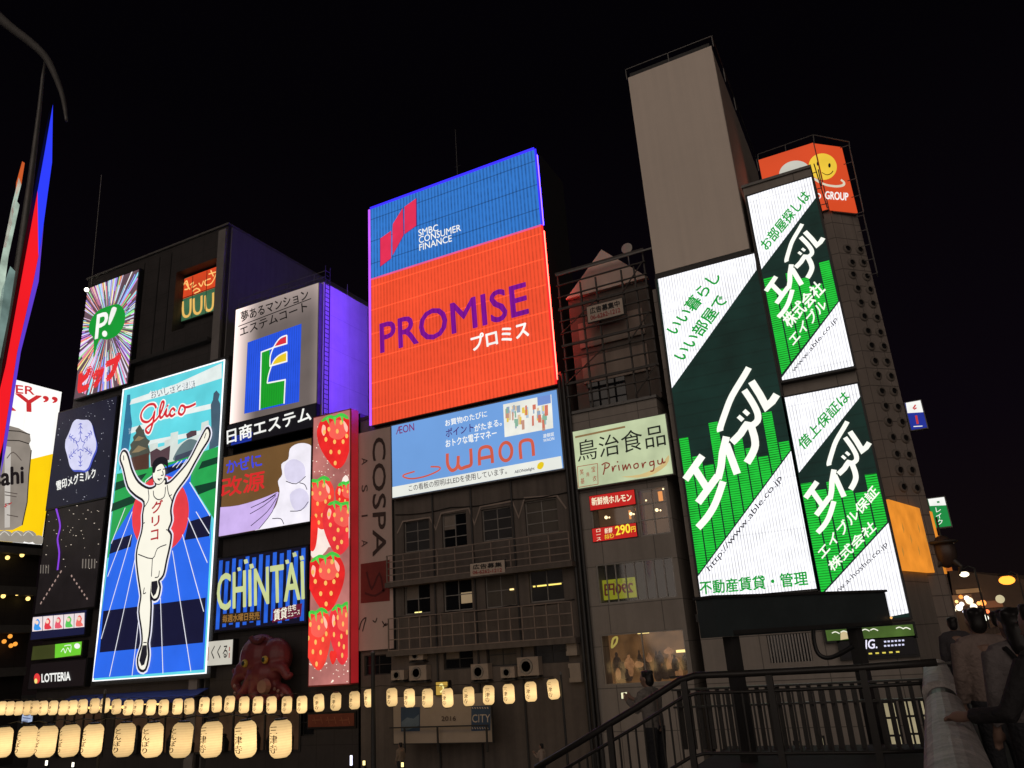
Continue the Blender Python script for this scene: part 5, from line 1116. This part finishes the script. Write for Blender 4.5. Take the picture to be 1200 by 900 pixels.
m = MB(); m.ball(oc+Vector((-7*k, 0, 6*k)), 25*k, 16*k, 23*k); m.ball(oc+Vector((14*k, 0, 5*k)), 19*k, 14*k, 19*k); m.ball(oc+Vector((4*k, -4*k, -10*k)), 22*k, 14*k, 14*k)
for i, (pts) in enumerate((((-20, -8), (-30, -10), (-36, -18), (-30, -26), (-34, -34)), ((-10, -14), (-18, -24), (-26, -30), (-20, -38)), ((0, -16), (-4, -28), (6, -35), (14, -38)), ((12, -12), (20, -24), (30, -26), (38, -34), (34, -40)), ((18, -4), (30, -6), (36, -14), (42, -12)), ((6, -14), (12, -26), (24, -34), (30, -30)), ((-16, -4), (-28, -2), (-34, -8), (-40, -4)))):
    q = [Vector((x, y)) for x, y in pts]; q = [Vector(p) for p in smooth([tuple(p) for p in q], False, 5)]
    m.tube([oc+Vector((p.x*k, -4*k-(i % 3)*3*k, p.y*k)) for p in q], [k*(7.5-5*j/(len(q)-1)) for j in range(len(q))], 10)
M_octo = paint('octopus_red', (.17, .032, .038), .4, .3, 1.5)
body_o = remesh_obj('body', m, M_octo, t.root, t.o, .07)
ye = paint('octopus_eye', (.50, .36, .06), .25)
for x, z in ((-13, 1), (14, 3)):
    e = t.part('eye', ye, MB().ball(oc+Vector((x*k, -15.5*k, z*k)), 4*k, 3*k, 4*k), flat=False); t.part('pupil', M_black, MB().ball(oc+Vector((x*k, -18*k, z*k)), 2*k, 1*k, 2.4*k), e, flat=False)
t.part('mouth', paint('octopus_mouth', (.30, .16, .12), .5), MB().lathe(oc+Vector((20*k, -17*k, -22*k)), [(5*k, 0), (7.5*k, -3*k), (6*k, -8*k), (3.5*k, -8*k)], 16, 'Y'))
t.part('headband', paint('octopus_band', (.11, .02, .025), .5), MB().tube([oc+Vector((x*k, -13.5*k, z*k)) for x, z in smooth([(-8, 26), (-4, 22), (4, 21), (10, 25)], False, 4)], 2.6*k, 8), flat=False)
suck = paint('octopus_sucker', (.34, .20, .18), .5); mm = MB()
for x, z in ((24, -25), (29, -27), (34, -31), (-30, -20), (-29, -27), (4, -33), (10, -36)): mm.ball(oc+Vector((x*k, -11.5*k, z*k)), 1.7*k, 1*k, 1.7*k, 8)
t.part('suckers', suck, mm)
# ------------------------------------------------ awning and shop fronts below the billboards
aw = [onY(83, 815, D+.3), onY(243, 807, D+.3)]
t = Thing('blue_awning', 'blue canvas awning right under the runner billboard', 'awning', (aw[0]+aw[1])/2-Vector((0, 0, .6)))
m = MB(); x0, x1, z = aw[0].x, aw[1].x, (aw[0].z+aw[1].z)/2
m.add([(x0, D+.4, z), (x1, D+.4, z), (x1, D-.7, z-.42), (x0, D-.7, z-.42), (x0, D+.4, z-.04), (x1, D+.4, z-.04), (x1, D-.7, z-.46), (x0, D-.7, z-.46)], [(0, 1, 2, 3), (7, 6, 5, 4), (0, 3, 7, 4), (1, 5, 6, 2)])
t.part('canopy', paint('awning_blue', (.045, .075, .34), .7, .2, 1), m); t.part('valance', paint('awning_blue2', (.03, .05, .24), .7, .2, 1), MB().box(x0, x1, D-.72, D-.70, z-.70, z-.43))
t.part('bracket', M_dsteel, MB().tube([(x0+.1, D+.4, z-.6), (x0+.1, D-.68, z-.47)], .025)); t.part('bracket', M_dsteel, MB().tube([(x1-.1, D+.4, z-.6), (x1-.1, D-.68, z-.47)], .025))
s = Sign('dim_shop_sign', 'dim reddish brown shop sign board below the strawberry screen', 'sign', [(361, 837), (415, 836), (415, 851), (361, 852)], pl=facade(D+.30), depth=.2, face=paint('dim_red_board', (.22, .055, .03), .6, .3, 1.5), case=M_black)
s.stroke('raised_bars', paint('dim_red_bars', (.33, .12, .06), .6), [[(368+i*8, 840), (370+i*8, 848)] for i in range(6)]+[[(366+i*16, 844), (376+i*16, 843.6)] for i in range(3)], 1.0, 1)
s = Sign('site_hoarding', 'pale hoarding with two blue panels at riverside level', 'hoarding', [(461, 815), (576, 814), (575, 870), (461, 871)], pl=facade(35.6), depth=.12, face=paint('hoarding_white', (.42, .35, .29), .7, .12, .5), case=M_dsteel, margin=.05)
H = Z(360, 770, 3.75)
hb = paint('hoarding_blue', (.045, .085, .16), .6, .2, 2)
s.poly('blue_panel', hb, [H((412, 220), (497, 219), (496, 325), (413, 327)), H((722, 215), (808, 212), (806, 322), (722, 325))], 1)
s.poly('picture_light', paint('hoarding_sky', (.14, .20, .27), .6, .3, 2), [H((416, 285), (440, 265), (470, 270), (494, 250), (494, 300), (440, 322), (416, 322))], 2)
pl_ = paint('hoarding_print', (.62, .55, .48), .6)
s.text(pl_, [('CITY', H((727, 287))[0], H((806, 286))[0], H((727, 252))[0])], 2, bold=.01)
s.stroke('stripes', pl_, [H((726+k*11, 220), (731+k*11, 226)) for k in range(7)]+[H((726+k*11, 308), (731+k*11, 316)) for k in range(7)], 1.2, 2)
s.text(paint('hoarding_text', (.10, .07, .055), .7), [('2016', H((592, 280))[0], H((655, 279))[0], H((592, 260))[0])], 2, bold=.01)
s.part('rail', M_dsteel, MB().pbox(s.pl, s.a0, s.a1, s.b0+.74, s.b0+.80, .3, .36)); [s.part('rail_post', M_dsteel, MB().pbox(s.pl, x-.04, x+.04, s.b0-.4, s.b0+.74, .3, .36)) for x in (s.a0+.9, (s.a0+s.a1)/2, s.a1-.1)]
s = Sign('square_lantern_sign', 'small square lit cream sign box over the pale hoarding', 'sign', [(511, 799.5), (524.5, 799), (524.5, 814), (511, 814.5)], pl=facade(35.4), depth=.3, face=led('box_cream', (200, 160, 70), .85, var=.2), case=M_black, margin=.06)
s.stroke('brush_mark', ink((250, 235, 150), 1.1), [smooth([(515, 804), (518, 802), (520, 808), (516, 811)], False, 3)], 2.0, 1)
for (x, y, h, l, cc) in ((412, 891, 5, 'white upright light post on the far walk', (235, 235, 255)), (427, 894, 2.2, 'warm floor light on the far walk left of the hoarding', (255, 230, 150)), (472, 896, 2.2, 'warm floor light on the far walk below the hoarding', (255, 230, 150)), (55, 894, 2.2, 'pale floor light below the large lanterns near the left', (255, 245, 225)), (86, 896, 2.0, 'pale floor light below the large lanterns further right', (255, 245, 225))):
    c = onY(x, y, 33.0)
    t = Thing('walk_light', l, 'light', (c.x, c.y, GZ), 'small lights on the walk'); kk = F0.mpp(x, y)*.9
    t.part('lens', ink(cc, 2.0), MB().box(c.x-kk*1.2, c.x+kk*1.2, c.y-.06, c.y, c.z-h*kk, c.z+h*kk)); t.part('stand', M_black, MB().box(c.x-kk*.8, c.x+kk*.8, c.y+.01, c.y+.12, GZ, c.z+h*kk*.5))
# shop front of the property sign building
s = Sign('green_strip_sign', 'green and white lit strip sign at the foot of the property sign building', 'sign', [(968, 739), (1070, 731), (1071, 744), (969, 752)], pl=FB if False else facade(D+.2), depth=.22, face=led('strip_green', (76, 104, 44), .75, var=.4, vscale=1.4), case=M_black)
s.stroke('light_marks', ink((240, 240, 220), 1.1), [smooth([(x, y), (x+4, y-1.6), (x+9, y+.5)], False, 3) for x, y in ((975, 742), (985, 741), (1010, 739), (1020, 738.5), (1050, 736.5), (1058, 737))], 1.2, 1)
s.poly('cream_patch', ink((215, 195, 150), .9), [[(985, 740), (996, 739), (996, 748), (985, 750)]], 1)
s = Sign('led_text_sign', 'black sign with white and yellow dot letters under the green strip sign', 'sign', [(985, 752), (1072, 746), (1073, 766), (986, 772)], pl=facade(D+.2), depth=.22, face=led('text_black', (18, 16, 18), .5), case=M_black)
s.text(ink((235, 230, 250), 1.1), [('NG.', (1008, 761), (1028, 759.5), (1008, 750.5))], 1, bold=.03)
s.stroke('small_print', ink((220, 220, 250), 1.0), [[(1036+i*4.2, 752+j*5-i*.3), (1038.6+i*4.2, 751.8+j*5-i*.3)] for j in range(2) for i in range(6)], 2.0, 1)
s.stroke('yellow_print', ink((230, 210, 90), 1.0), [[(1018+i*8, 766-i*.5), (1022+i*8, 765.8-i*.5)] for i in range(5)], 1.8, 1)
# ------------------------------------------------ dark board on posts above the bridge stairs
L = onY(835, 701, 11.5); R = onZ(1037, 694, L.z); zb = onY(838, 747, 11.5).z
db = Vector((R.x-L.x, R.y-L.y, 0)); PB = Plane((L.x, L.y, 0), Vector((db.y, -db.x, 0))); wB_ = db.length
t = Thing('notice_board_back', 'dark teal board on two posts standing over the stair railing', 'board', PB.to3(wB_/2, BZ, -.2))
M_teal = paint('teal_board', (.045, .058, .062), .5, .25, 1.5)
t.part('board', M_teal, MB().pbox(PB, 0, wB_, zb, L.z, -.35, 0)); t.part('top_edge', M_dsteel, MB().pbox(PB, -.03, wB_+.03, L.z+.002, L.z+.04, -.38, .03)); t.part('frame', M_dsteel, MB().pbox(PB, .3, wB_-.02, zb+.02, zb+.08, .002, .03))
for a in (PB.ab(866, 745)[0], PB.ab(1011, 735)[0]): t.part('post', M_dsteel, MB().pbox(PB, a-.08, a+.08, BZ-.6, zb-.002, -.25, -.08))
cp = [onY(x, y, 12.4) for x, y in smooth([(953, 738), (954, 752), (959, 766), (970, 771), (985, 766), (1000, 757)], False, 4)]
t.part('conduit', M_black, MB().tube(cp, .03, 8))
t.part('side_lamp', ink((255, 190, 110), 1.3), MB().ball(PB.to3(wB_-.05, zb+.12, .05), .02), flat=False)
# ------------------------------------------------ stair railing of the bridge
YR = 11.0
t = Thing('stair_railing', 'dark steel railing of the bridge stairs with sloping handrail', 'railing', onY(880, 890, YR))
M_rail = paint('rail_dark', (.034, .031, .029), .4, .25, 4, metal=.2)
hr = [onY(x, y, YR) for x, y in ((628, 900), (700, 857), (745, 830), (797, 797), (815, 791.5), (870, 789.5), (1000, 783), (1098, 776))]
t.part('handrail', M_rail, MB().tube(hr, .045, 10), flat=False)
def rail_z(x):
    for a, b in zip(hr, hr[1:]):
        if a.x <= x <= b.x: return a.z+(b.z-a.z)*(x-a.x)/(b.x-a.x)
    return hr[-1].z
for off in (.22, .95):
    t.part('lower_rail', M_rail, MB().tube([p-Vector((0, 0, off)) for p in hr], .022, 8), flat=False)
x = hr[0].x+.05; i = 0
while x < hr[-1].x:
    z = rail_z(x)
    if i % 9 == 0: t.part('post', M_rail, MB().box(x-.04, x+.04, YR-.03, YR+.03, z-1.3, z))
    else: t.part('baluster', M_rail, MB().box(x-.011, x+.011, YR-.011, YR+.011, z-.95, z-.22))
    x += .125; i += 1
M_rail2 = paint('rail_second', (.042, .038, .035), .45, .25, 4)
t2 = Thing('landing_fence', 'dark slatted fence of the stair landing, seen through the railing', 'fence', (-1.8, 13.2, BZ))
for j, zz_ in enumerate((-.52, -.72, -.98)): t2.part('rail', M_rail2, MB().box(-3.9, .2, 13.2, 13.26, zz_-.03, zz_))
for j in range(26): xx = -3.8+j*.155; t2.part('slat', M_rail2, MB().box(xx-.03, xx+.03, 13.27, 13.31, -1.62, -.75))
struct('stair_landing', MB().box(hr[3].x-.1, .29, 9.6, 13.6, BZ-.4, BZ), M_asph)
m = MB(); n = 14
for j in range(n):
    xa = hr[3].x-.1-.3*j; m.box(xa-.32, xa, 9.6, 13.0, BZ-.4-.19*(j+1), BZ-.19*(j+1))
struct('bridge_steps', m, M_asph)
# ------------------------------------------------ granite parapet beside the camera
zp = -.55
e0, e1 = onZ(1075, 900, zp).x, onZ(1157, 900, zp).x
t = Thing('bridge_parapet', 'rounded granite bridge parapet running away at the right', 'parapet', ((e0+e1)/2, 5, BZ))
def parapet(y0, y1, dz=0., grow=0.):
    w = (e1-e0)/2*1.16+grow; cx_ = (e0+e1)/2+.02; prof = [(-w, BZ), (-w, zp-.10)]+[(w*math.cos(a), zp-.10+.10*math.sin(a)) for a in [math.pi*(1-i/10) for i in range(1, 10)]]+[(w, zp-.10), (w, BZ)]
    prof = [(cx_+x, z+(dz if z > BZ else 0)) for x, z in prof]; n = len(prof); vs = []; fs = []
    ys = [y0+(y1-y0)*i/12 for i in range(13)]
    for y in ys: vs += [(x, y, z) for x, z in prof]
    for i in range(12):
        for j in range(n): fs.append((i*n+j, i*n+(j+1) % n, (i+1)*n+(j+1) % n, (i+1)*n+j))
    fs += [tuple(range(n)), tuple(12*n+j for j in reversed(range(n)))]
    return MB().add(vs, fs)
t.part('coping', M_stone, parapet(.6, 8.0)); t.part('end_block', M_stone, parapet(9.6, 15.5, .0, .03)); t.part('strap', M_black, parapet(8.02, 9.58, -.06, -.01))
# ------------------------------------------------ street beyond the bridge
t = Thing('street_shops', 'dark row of low shops beyond the bridge, dotted with lamps', 'building', (8, 62, BZ))
m = MB(); a = onY(1112, 700, 60); bq = onY(1290, 690, 60)
m.add([(a.x, 60, BZ-.4), (bq.x, 60, BZ-.4), (bq.x, 66, BZ-.4), (a.x, 66, BZ-.4)]+[tuple(onY(1112, 668, 60)), tuple(onY(1290, 690, 60)), (bq.x, 66, 2.2), (a.x, 66, onY(1112, 668, 60).z)], [(3, 2, 1, 0), (4, 5, 6, 7), (0, 1, 5, 4), (1, 2, 6, 5), (2, 3, 7, 6), (3, 0, 4, 7)])
t.part('wall', paint('far_shop', (.13, .085, .06), .8, .3, .4), m)
for x0, y0, x1, y1, cc in ((1112, 697, 1140, 710, (120, 80, 50)), (1150, 704, 1175, 712, (110, 65, 40)), (1120, 690, 1150, 695, (150, 110, 70))):
    r = prect_of(facade(59.9), [(x0, y0), (x1, y0), (x1, y1), (x0, y1)]); t.part('lit_front', led('far_lit_%d' % x0, cc, .8, var=.35), MB().prect(facade(59.9), *r, .02))
rr = random.Random(8)
for x, y, r_, cc in ((1113, 712, .22, (250, 230, 190)), (1117, 715, .16, (255, 240, 200)), (1124, 712, .2, (255, 240, 215)), (1127, 708, .14, (255, 245, 225)), (1133, 701, .16, (255, 240, 220)), (1136, 704, .22, (255, 225, 180)), (1141, 711, .2, (255, 235, 200)), (1152, 706.5, .18, (255, 150, 70)), (1147, 707, .12, (255, 170, 90)), (1157, 716.5, .12, (255, 120, 70)), (1126, 699.5, .12, (255, 140, 60)), (1155, 724, .18, (235, 235, 215)), (1172, 702, .25, (150, 140, 110)), (1121, 705, .1, (255, 200, 120)), (1145, 714, .1, (230, 220, 255)), (1130, 717, .1, (240, 240, 255))):
    c = onY(x, y, 58.5); t.part('lamp', ink(cc, 2.0), MB().ball(c, r_, n=10), flat=False)
for x, y, r_, cc, l in ((1180, 680, .42, (255, 150, 50), 'bright orange street lamp beyond the bridge'), (1130, 673, .26, (255, 240, 200), 'white street lamp beyond the bridge, left of the orange one')):
    c = onY(x, y, 55); t = Thing('street_lamp', l, 'street lamp', (c.x+.6, c.y, BZ))
    t.part('head', ink(cc, 2.5), MB().ball(c, r_, r_*.8, r_*.6), flat=False); t.part('hood', M_dsteel, MB().lathe(c+Vector((0, 0, r_*.55)), [(r_*1.05, 0), (r_*.8, r_*.3), (.03, r_*.4)], 14)); t.part('pole', M_dsteel, MB().tube([(c.x+.6, c.y, BZ), (c.x+.6, c.y, c.z+.3), (c.x+.3, c.y, c.z+.45), (c.x, c.y, c.z+.3)], .05))
# ------------------------------------------------ corner screens at the far left, close to the bridge
YN = 11.0
N0 = onY(62, 122, YN); PN = Plane((N0.x, 0, 0), (1, 0, 0))
t = Thing('screen_building', 'curved steel corner frame with narrow red and blue screens seen edge on', 'building', (onY(-20, 400, YN).x, YN, GZ))
m = lambda *q: MB().ppoly(PN, [PN.ab(*p) for p in q], .0)
t.part('blue_screen', led('corner_blue', (44, 60, 250), 1.1, var=.08), m((62, 122), (61, 190), (48, 285), (45, 300), (44, 224), (52, 180)))
t.part('red_screen', led('corner_red', (238, 26, 36), 1.05, var=.08), m((44, 224), (45, 300), (39, 330), (20, 413), (4, 517), (-4, 552), (-6, 480), (7, 427), (30, 300)))
t.part('violet_edge', led('corner_violet', (96, 60, 205), 1.0, var=.2), MB().ppoly(PN, [PN.ab(*p) for p in ((48, 285), (51, 262), (45, 330), (24, 413), (6, 530), (0, 560), (4, 517), (20, 413), (39, 330))], .01))
t.part('screen_case', M_black, MB().ppoly(PN, [PN.ab(*p) for p in ((63, 118), (63, 192), (54, 262), (27, 413), (2, 560), (-8, 560), (6, 425), (28, 300), (43, 222))], -.12))
PN2 = Plane((N0.x-.4, 0, 0), (1, 0, 0))
m2 = lambda *q: MB().ppoly(PN2, [PN2.ab(*p) for p in q], .0)
t.part('orange_screen', led('corner_orange', (206, 92, 40), .9, var=.3), m2((26, 189), (29, 191), (25, 216), (18, 232), (19, 214)))
t.part('pale_screen', led('corner_pale', (176, 196, 180), .9, var=.45, vscale=2.5), m2((22, 208), (25, 216), (20, 236), (23, 240), (10, 300), (4, 345), (-6, 420), (-14, 420), (-4, 330), (14, 240)))
t.part('teal_screen', led('corner_teal', (120, 146, 140), .8, var=.4, vscale=2), m2((12, 312), (18, 318), (10, 370), (0, 420), (-10, 420), (2, 340)))
t.part('red_edge', ink((150, 40, 46), .9), m2((18, 232), (14, 262), (7, 290), (4, 290), (12, 250)))
pa = [onY(x, y, YN+.1) for x, y in ((54, 66), (50, 90), (46, 130), (36, 210), (26, 285), (14, 370), (-2, 470))]
t.part('column', M_steel, MB().tube(pa, [.035, .045, .06, .085, .11, .13, .16], 10), flat=False)
pb = [onY(x, y, YN-.2) for x, y in smooth([(-14, 8), (10, 30), (36, 50), (54, 68), (66, 92), (74, 116), (78, 142)], False, 4)]
t.part('arc_beam', M_steel, MB().tube(pb, [.17-.13*i/(len(pb)-1) for i in range(len(pb))], 10), flat=False)
t.part('body', M_black, MB().box(N0.x-6, N0.x-4.5, YN-6, YN+.5, GZ, N0.z))
# ------------------------------------------------ people
def person(label, loc, yaw, h=1.68, shirt=(.2, .2, .2), legs=(.03, .03, .035), hair=(.012, .01, .01), arms=None, lean=0., vox=.016, long_hair=False, group=None, sleeves=True):
    """one continuous body grown from tapered limbs; local +Y is where the person faces"""
    S = h/1.7; t = Thing('person', label, 'person', loc, group); M = Matrix.Rotation(yaw, 3, 'Z'); O = Vector(loc)
    def W_(p): 
        p = Vector(p)*S
        if p.z > .9*S: p.y += (p.z-.9*S)*math.tan(lean)
        return O+M @ p
    tb = lambda m, pts, r, n=10: m.tube([W_(p) for p in pts], [x*S for x in r], n)
    def el(m, c, rx, ry, rz): 
        k0 = len(m.v); m.ball((0, 0, 0), rx*S, ry*S, rz*S)
        for i in range(k0, len(m.v)): m.v[i] = W_(c)+M @ m.v[i]
    arms = arms or {}
    aL = arms.get('L', [(-.19, 0, 1.40), (-.25, -.02, 1.12), (-.24, .08, .88)]); aR = arms.get('R', [(.19, 0, 1.40), (.25, -.02, 1.12), (.24, .08, .88)])
    b = MB(); tb(b, [(0, -.02, 1.36), (0, .0, 1.46), (0, .012, 1.52)], [.065, .055, .055])
    el(b, (0, .015, 1.585), .074, .094, .115); el(b, (0, .055, 1.53), .052, .055, .06); el(b, (0, .112, 1.572), .013, .018, .022)
    for sx in (-1, 1): el(b, (sx*.077, .0, 1.58), .012, .022, .032)
    for sx, a in ((-1, aL), (1, aR)):
        tb(b, a, [.052, .040, .029]); hd = (Vector(a[2])-Vector(a[1])).normalized(); w = Vector(a[2]); sd = hd.cross(Vector((0, 1, .2))).normalized() if abs(hd.y) < .9 else Vector((1, 0, 0)); nn = hd.cross(sd)
        tb(b, [w-hd*.02, w+hd*.05, w+hd*.09], [.028, .034, .03])
        for f, (o_, ln) in enumerate(((-.03, .065), (-.01, .078), (.01, .072), (.03, .056))):
            p0 = w+hd*.085+sd*o_; tb(b, [p0, p0+hd*ln*.55, p0+hd*ln*.9+nn*.025], [.0105, .010, .009], 6)
        p0 = w+hd*.03-sd*.035*sx; tb(b, [p0, p0+hd*.035-sd*.03*sx, p0+hd*.065-sd*.032*sx], [.013, .0115, .010], 6)
    for sx in (-1, 1): tb(b, [(sx*.10, 0, .86), (sx*.10, .01, .48), (sx*.10, -.01, .10)], [.075, .055, .038])
    tb(b, [(0, 0, .86), (0, 0, 1.1), (0, -.01, 1.38)], [.12, .11, .12])
    skinm = paint('skin', (.27, .165, .125), .55, .08, 6)
    body = remesh_obj('body', b, skinm, t.root, O, vox)
    for sx in (-1, 1): t.part('eye', M_black, MB().ball(W_((sx*.032, .098, 1.597)), .009*S, .006*S, .006*S, 8), flat=False)
    t.part('mouth', paint('lips', (.25, .09, .07), .5), MB().ball(W_((0, .107, 1.533)), .024*S, .006*S, .005*S, 8), flat=False)
    c = MB()
    for dx in (-.07, 0, .07): tb(c, [(dx, 0, .88), (dx*1.1, 0, 1.12), (dx*1.5, -.01, 1.32), (dx*1.2, -.01, 1.40)], [.115, .112, .115, .07], 12)
    tb(c, [(-.19, -.005, 1.39), (0, -.01, 1.42), (.19, -.005, 1.39)], [.062, .07, .062])
    for a in (aL, aR):
        p0, p1, p2 = (Vector(q) for q in a); q = p1.lerp(p2, .88 if sleeves else .1) ; tb(c, [p0, p1, q] if sleeves else [p0, p0.lerp(p1, .7)], [.07, .056, .045] if sleeves else [.07, .062])
    remesh_obj('shirt', c, paint('cloth_%d_%d_%d' % tuple(int(v*100) for v in shirt), shirt, .85, .25, 4, bump=1.0), t.root, O, vox)
    d = MB()
    for sx in (-1, 1): tb(d, [(sx*.085, 0, .93), (sx*.10, .01, .5), (sx*.10, -.01, .08)], [.115, .078, .062], 12)
    tb(d, [(-.07, 0, .92), (.07, 0, .92)], [.115, .115], 12)
    remesh_obj('trousers', d, paint('cloth_%d_%d_%d' % tuple(int(v*100) for v in legs), legs, .85, .25, 4, bump=1.0), t.root, O, vox)
    for sx in (-1, 1): t.part('shoe', M_black, MB().ball(W_((sx*.10, .06, .045)), .05*S, .13*S, .045*S), flat=False)
    hm = MB(); el(hm, (0, -.014, 1.615), .080, .098, .092); el(hm, (0, -.04, 1.56), .076, .07, .09)
    if long_hair: tb(hm, [(0, -.05, 1.56), (0, -.075, 1.42), (0, -.08, 1.30)], [.085, .08, .045])
    for k in range(12): a_ = k*.9; el(hm, (.06*math.cos(a_), -.02+.07*math.sin(a_), 1.66+.015*math.sin(k*2.3)), .03, .03, .028)
    remesh_obj('hair', hm, paint('hair', hair, .5, .2, 8), t.root, O, vox)
    return t, W_
def place(x, y_head, Y, h): c = onY(x, y_head, Y); return Vector((c.x, c.y, c.z-h*.94))
hold = dict(L=[(-.19, 0, 1.40), (-.22, .12, 1.16), (-.07, .36, 1.30)], R=[(.19, 0, 1.40), (.22, .14, 1.17), (.07, .37, 1.31)])
t, W_ = person('person in a grey shirt raising a phone behind the stair handrail', place(761, 798, 12.3, 1.7), math.radians(75), 1.75, (.20, .18, .165), arms=hold, lean=.06, vox=.014)
p = W_((0, .46, 1.36)); ph = Thing('phone', 'small phone with glowing screen in raised hands', 'phone', p)
Mr = Matrix.Rotation(math.radians(75), 3, 'Z')
def obox(c, sx, sy, sz): return MB().hexa([c+Mr @ Vector(q) for q in ((-sx, -sy, -sz), (sx, -sy, -sz), (sx, sy, -sz), (-sx, sy, -sz), (-sx, -sy, sz), (sx, -sy, sz), (sx, sy, sz), (-sx, sy, sz))])
ph.part('case', M_black, obox(p, .085, .006, .05)); ph.part('screen', ink((225, 220, 180), 1.2), obox(p-Mr @ Vector((0, .009, 0)), .078, .002, .043))
place_z = lambda x, y, Y: Vector((onY(x, y, Y).x, Y, BZ))
person('person in a grey brown top walking just left of the hoarding', Vector((onY(469, 870, 33.8).x, 33.8, GZ)), math.radians(80), 1.72, (.24, .18, .14), vox=.03, group=None)
person('person in a pale shirt holding something near the lantern pole', Vector((onY(634, 870, 33.0).x, 33.0, GZ)), math.radians(85), 1.68, (.36, .28, .23), arms=hold, vox=.03)
person('short haired person in a dull pink shirt right beside the parapet end', place_z(1146, 740, 8.6)+Vector((0, 0, .0)), math.radians(20), 1.74, (.22, .165, .145), vox=.016)
person('long haired person in a grey shirt on the bridge wearing the backpack', place_z(1186, 740, 7.0), math.radians(25), 1.70, (.15, .13, .13), vox=.016, long_hair=True)
pb_ = place_z(1186, 740, 7.0); fw = Matrix.Rotation(math.radians(25), 3, 'Z')
bk = pb_+fw @ Vector((0, -.21, 1.16)); bp = Thing('backpack', 'small dark backpack worn by the long haired person on the bridge', 'backpack', bk-Vector((0, 0, .24)))
m = MB(); k0 = 0; m.ball((0, 0, 0), .15, .085, .24); m.ball((0, -.05, -.08), .12, .06, .12); m.v = [bk+fw @ v for v in m.v]
remesh_obj('bag', m, paint('bag_cloth', (.035, .037, .045), .8, .3, 6, bump=.6), bp.root, bp.o, .018)
for sx in (-1, 1): bp.part('strap', M_black, MB().tube([bk+fw @ Vector(q) for q in ((sx*.10, .06, .18), (sx*.12, .13, .26), (sx*.13, .26, .24))], .018, 8))
person('person in a dark coat far along the bridge, left of the other walkers', place_z(1118, 740, 16.0), math.radians(10), 1.72, (.05, .045, .05), vox=.022)
person('person in a brown jacket walking away far along the bridge', place_z(1172, 740, 14.0), math.radians(-10), 1.75, (.11, .075, .055), vox=.022)
el_ = onZ(1136, 846, zp)
loc = Vector((el_.x+.52, el_.y-.12, BZ)); dE = el_+Vector((.02, 0, .06))-loc
person('person in black leaning one arm on the granite parapet', loc, math.radians(45), 1.70, (.022, .020, .022), arms=dict(L=[(-.19, 0, 1.38), (-.34, .10, 1.13), (-.36, .36, 1.11)], R=[(.19, 0, 1.40), (.25, -.02, 1.12), (.24, .08, .88)]), vox=.012, lean=.12)


# ------------------------------------------------ small lights and lit fronts at street level on the left
wb = ink((255, 205, 120), 1.8)
for k, (x, y, w_) in enumerate(((92, 829, 'first'), (105, 829, 'second'), (117, 829.5, 'third'), (130, 829, 'fourth'), (144, 828.5, 'fifth'), (170, 824, 'sixth'), (185, 824.5, 'seventh'))):
    c = onY(x, y, D-.2); t = Thing('eave_bulb', 'small warm bulb under the blue awning, %s from the left' % w_, 'bulb', c, 'bulbs under the awning')
    t.part('bulb', wb, MB().ball(c, .10, n=10), flat=False); t.part('socket', M_black, MB().lathe(c, [(.05, .09), (.06, .2), (.03, .24)], 10))
s = Sign('street_screen', 'small tilted pale screen just under the far lanterns at the left', 'screen', [(26, 836), (39, 838), (37, 845), (25, 849)], pl=facade(D-.3), depth=.15, face=led('street_pale', (170, 185, 215), .9, var=.3, vscale=3), case=M_black, margin=.04)
s.stroke('picture_lines', ink((90, 100, 140), .8), [[(27, 841), (36, 842)], [(27, 845), (33, 845)]], .8, 1)
dim = led('shopfront_dim', (64, 44, 30), .6, var=.5, vscale=.9, sample=False)
for q, l in (([(64, 838), (120, 835), (120, 884), (64, 886)], 'dim amber shop front behind the large lanterns, left of the dark pole'), ([(134, 836), (236, 832), (236, 880), (134, 884)], 'dim amber shop front behind the large lanterns, right of the dark pole'), ([(256, 834), (350, 832), (350, 878), (256, 880)], 'dim amber shop front behind the rightmost large lanterns')):
    s = Sign('shop_front', l, 'shop front', q, pl=facade(D+.36), depth=.06, face=dim, case=M_dsteel, margin=.12)
    n_ = 5; m = MB()
    for i in range(1, n_): x = s.a0+(s.a1-s.a0)*i/n_; s.part('mullion', M_dsteel, MB().pbox(s.pl, x-.05, x+.05, s.b0, s.b1, .01, .10))
    for i in range(n_):
        x = s.a0+(s.a1-s.a0)*(i+.5)/n_; h_ = random.uniform(.3, .7)*(s.b1-s.b0)
        s.part('goods', M_black, MB().lathe(s.pl.to3(x, s.b0, .12), [(.3, 0), (.34, h_*.5), (.2, h_*.7), (.12, h_*.8), (.16, h_*.92), (.05, h_)], 10))
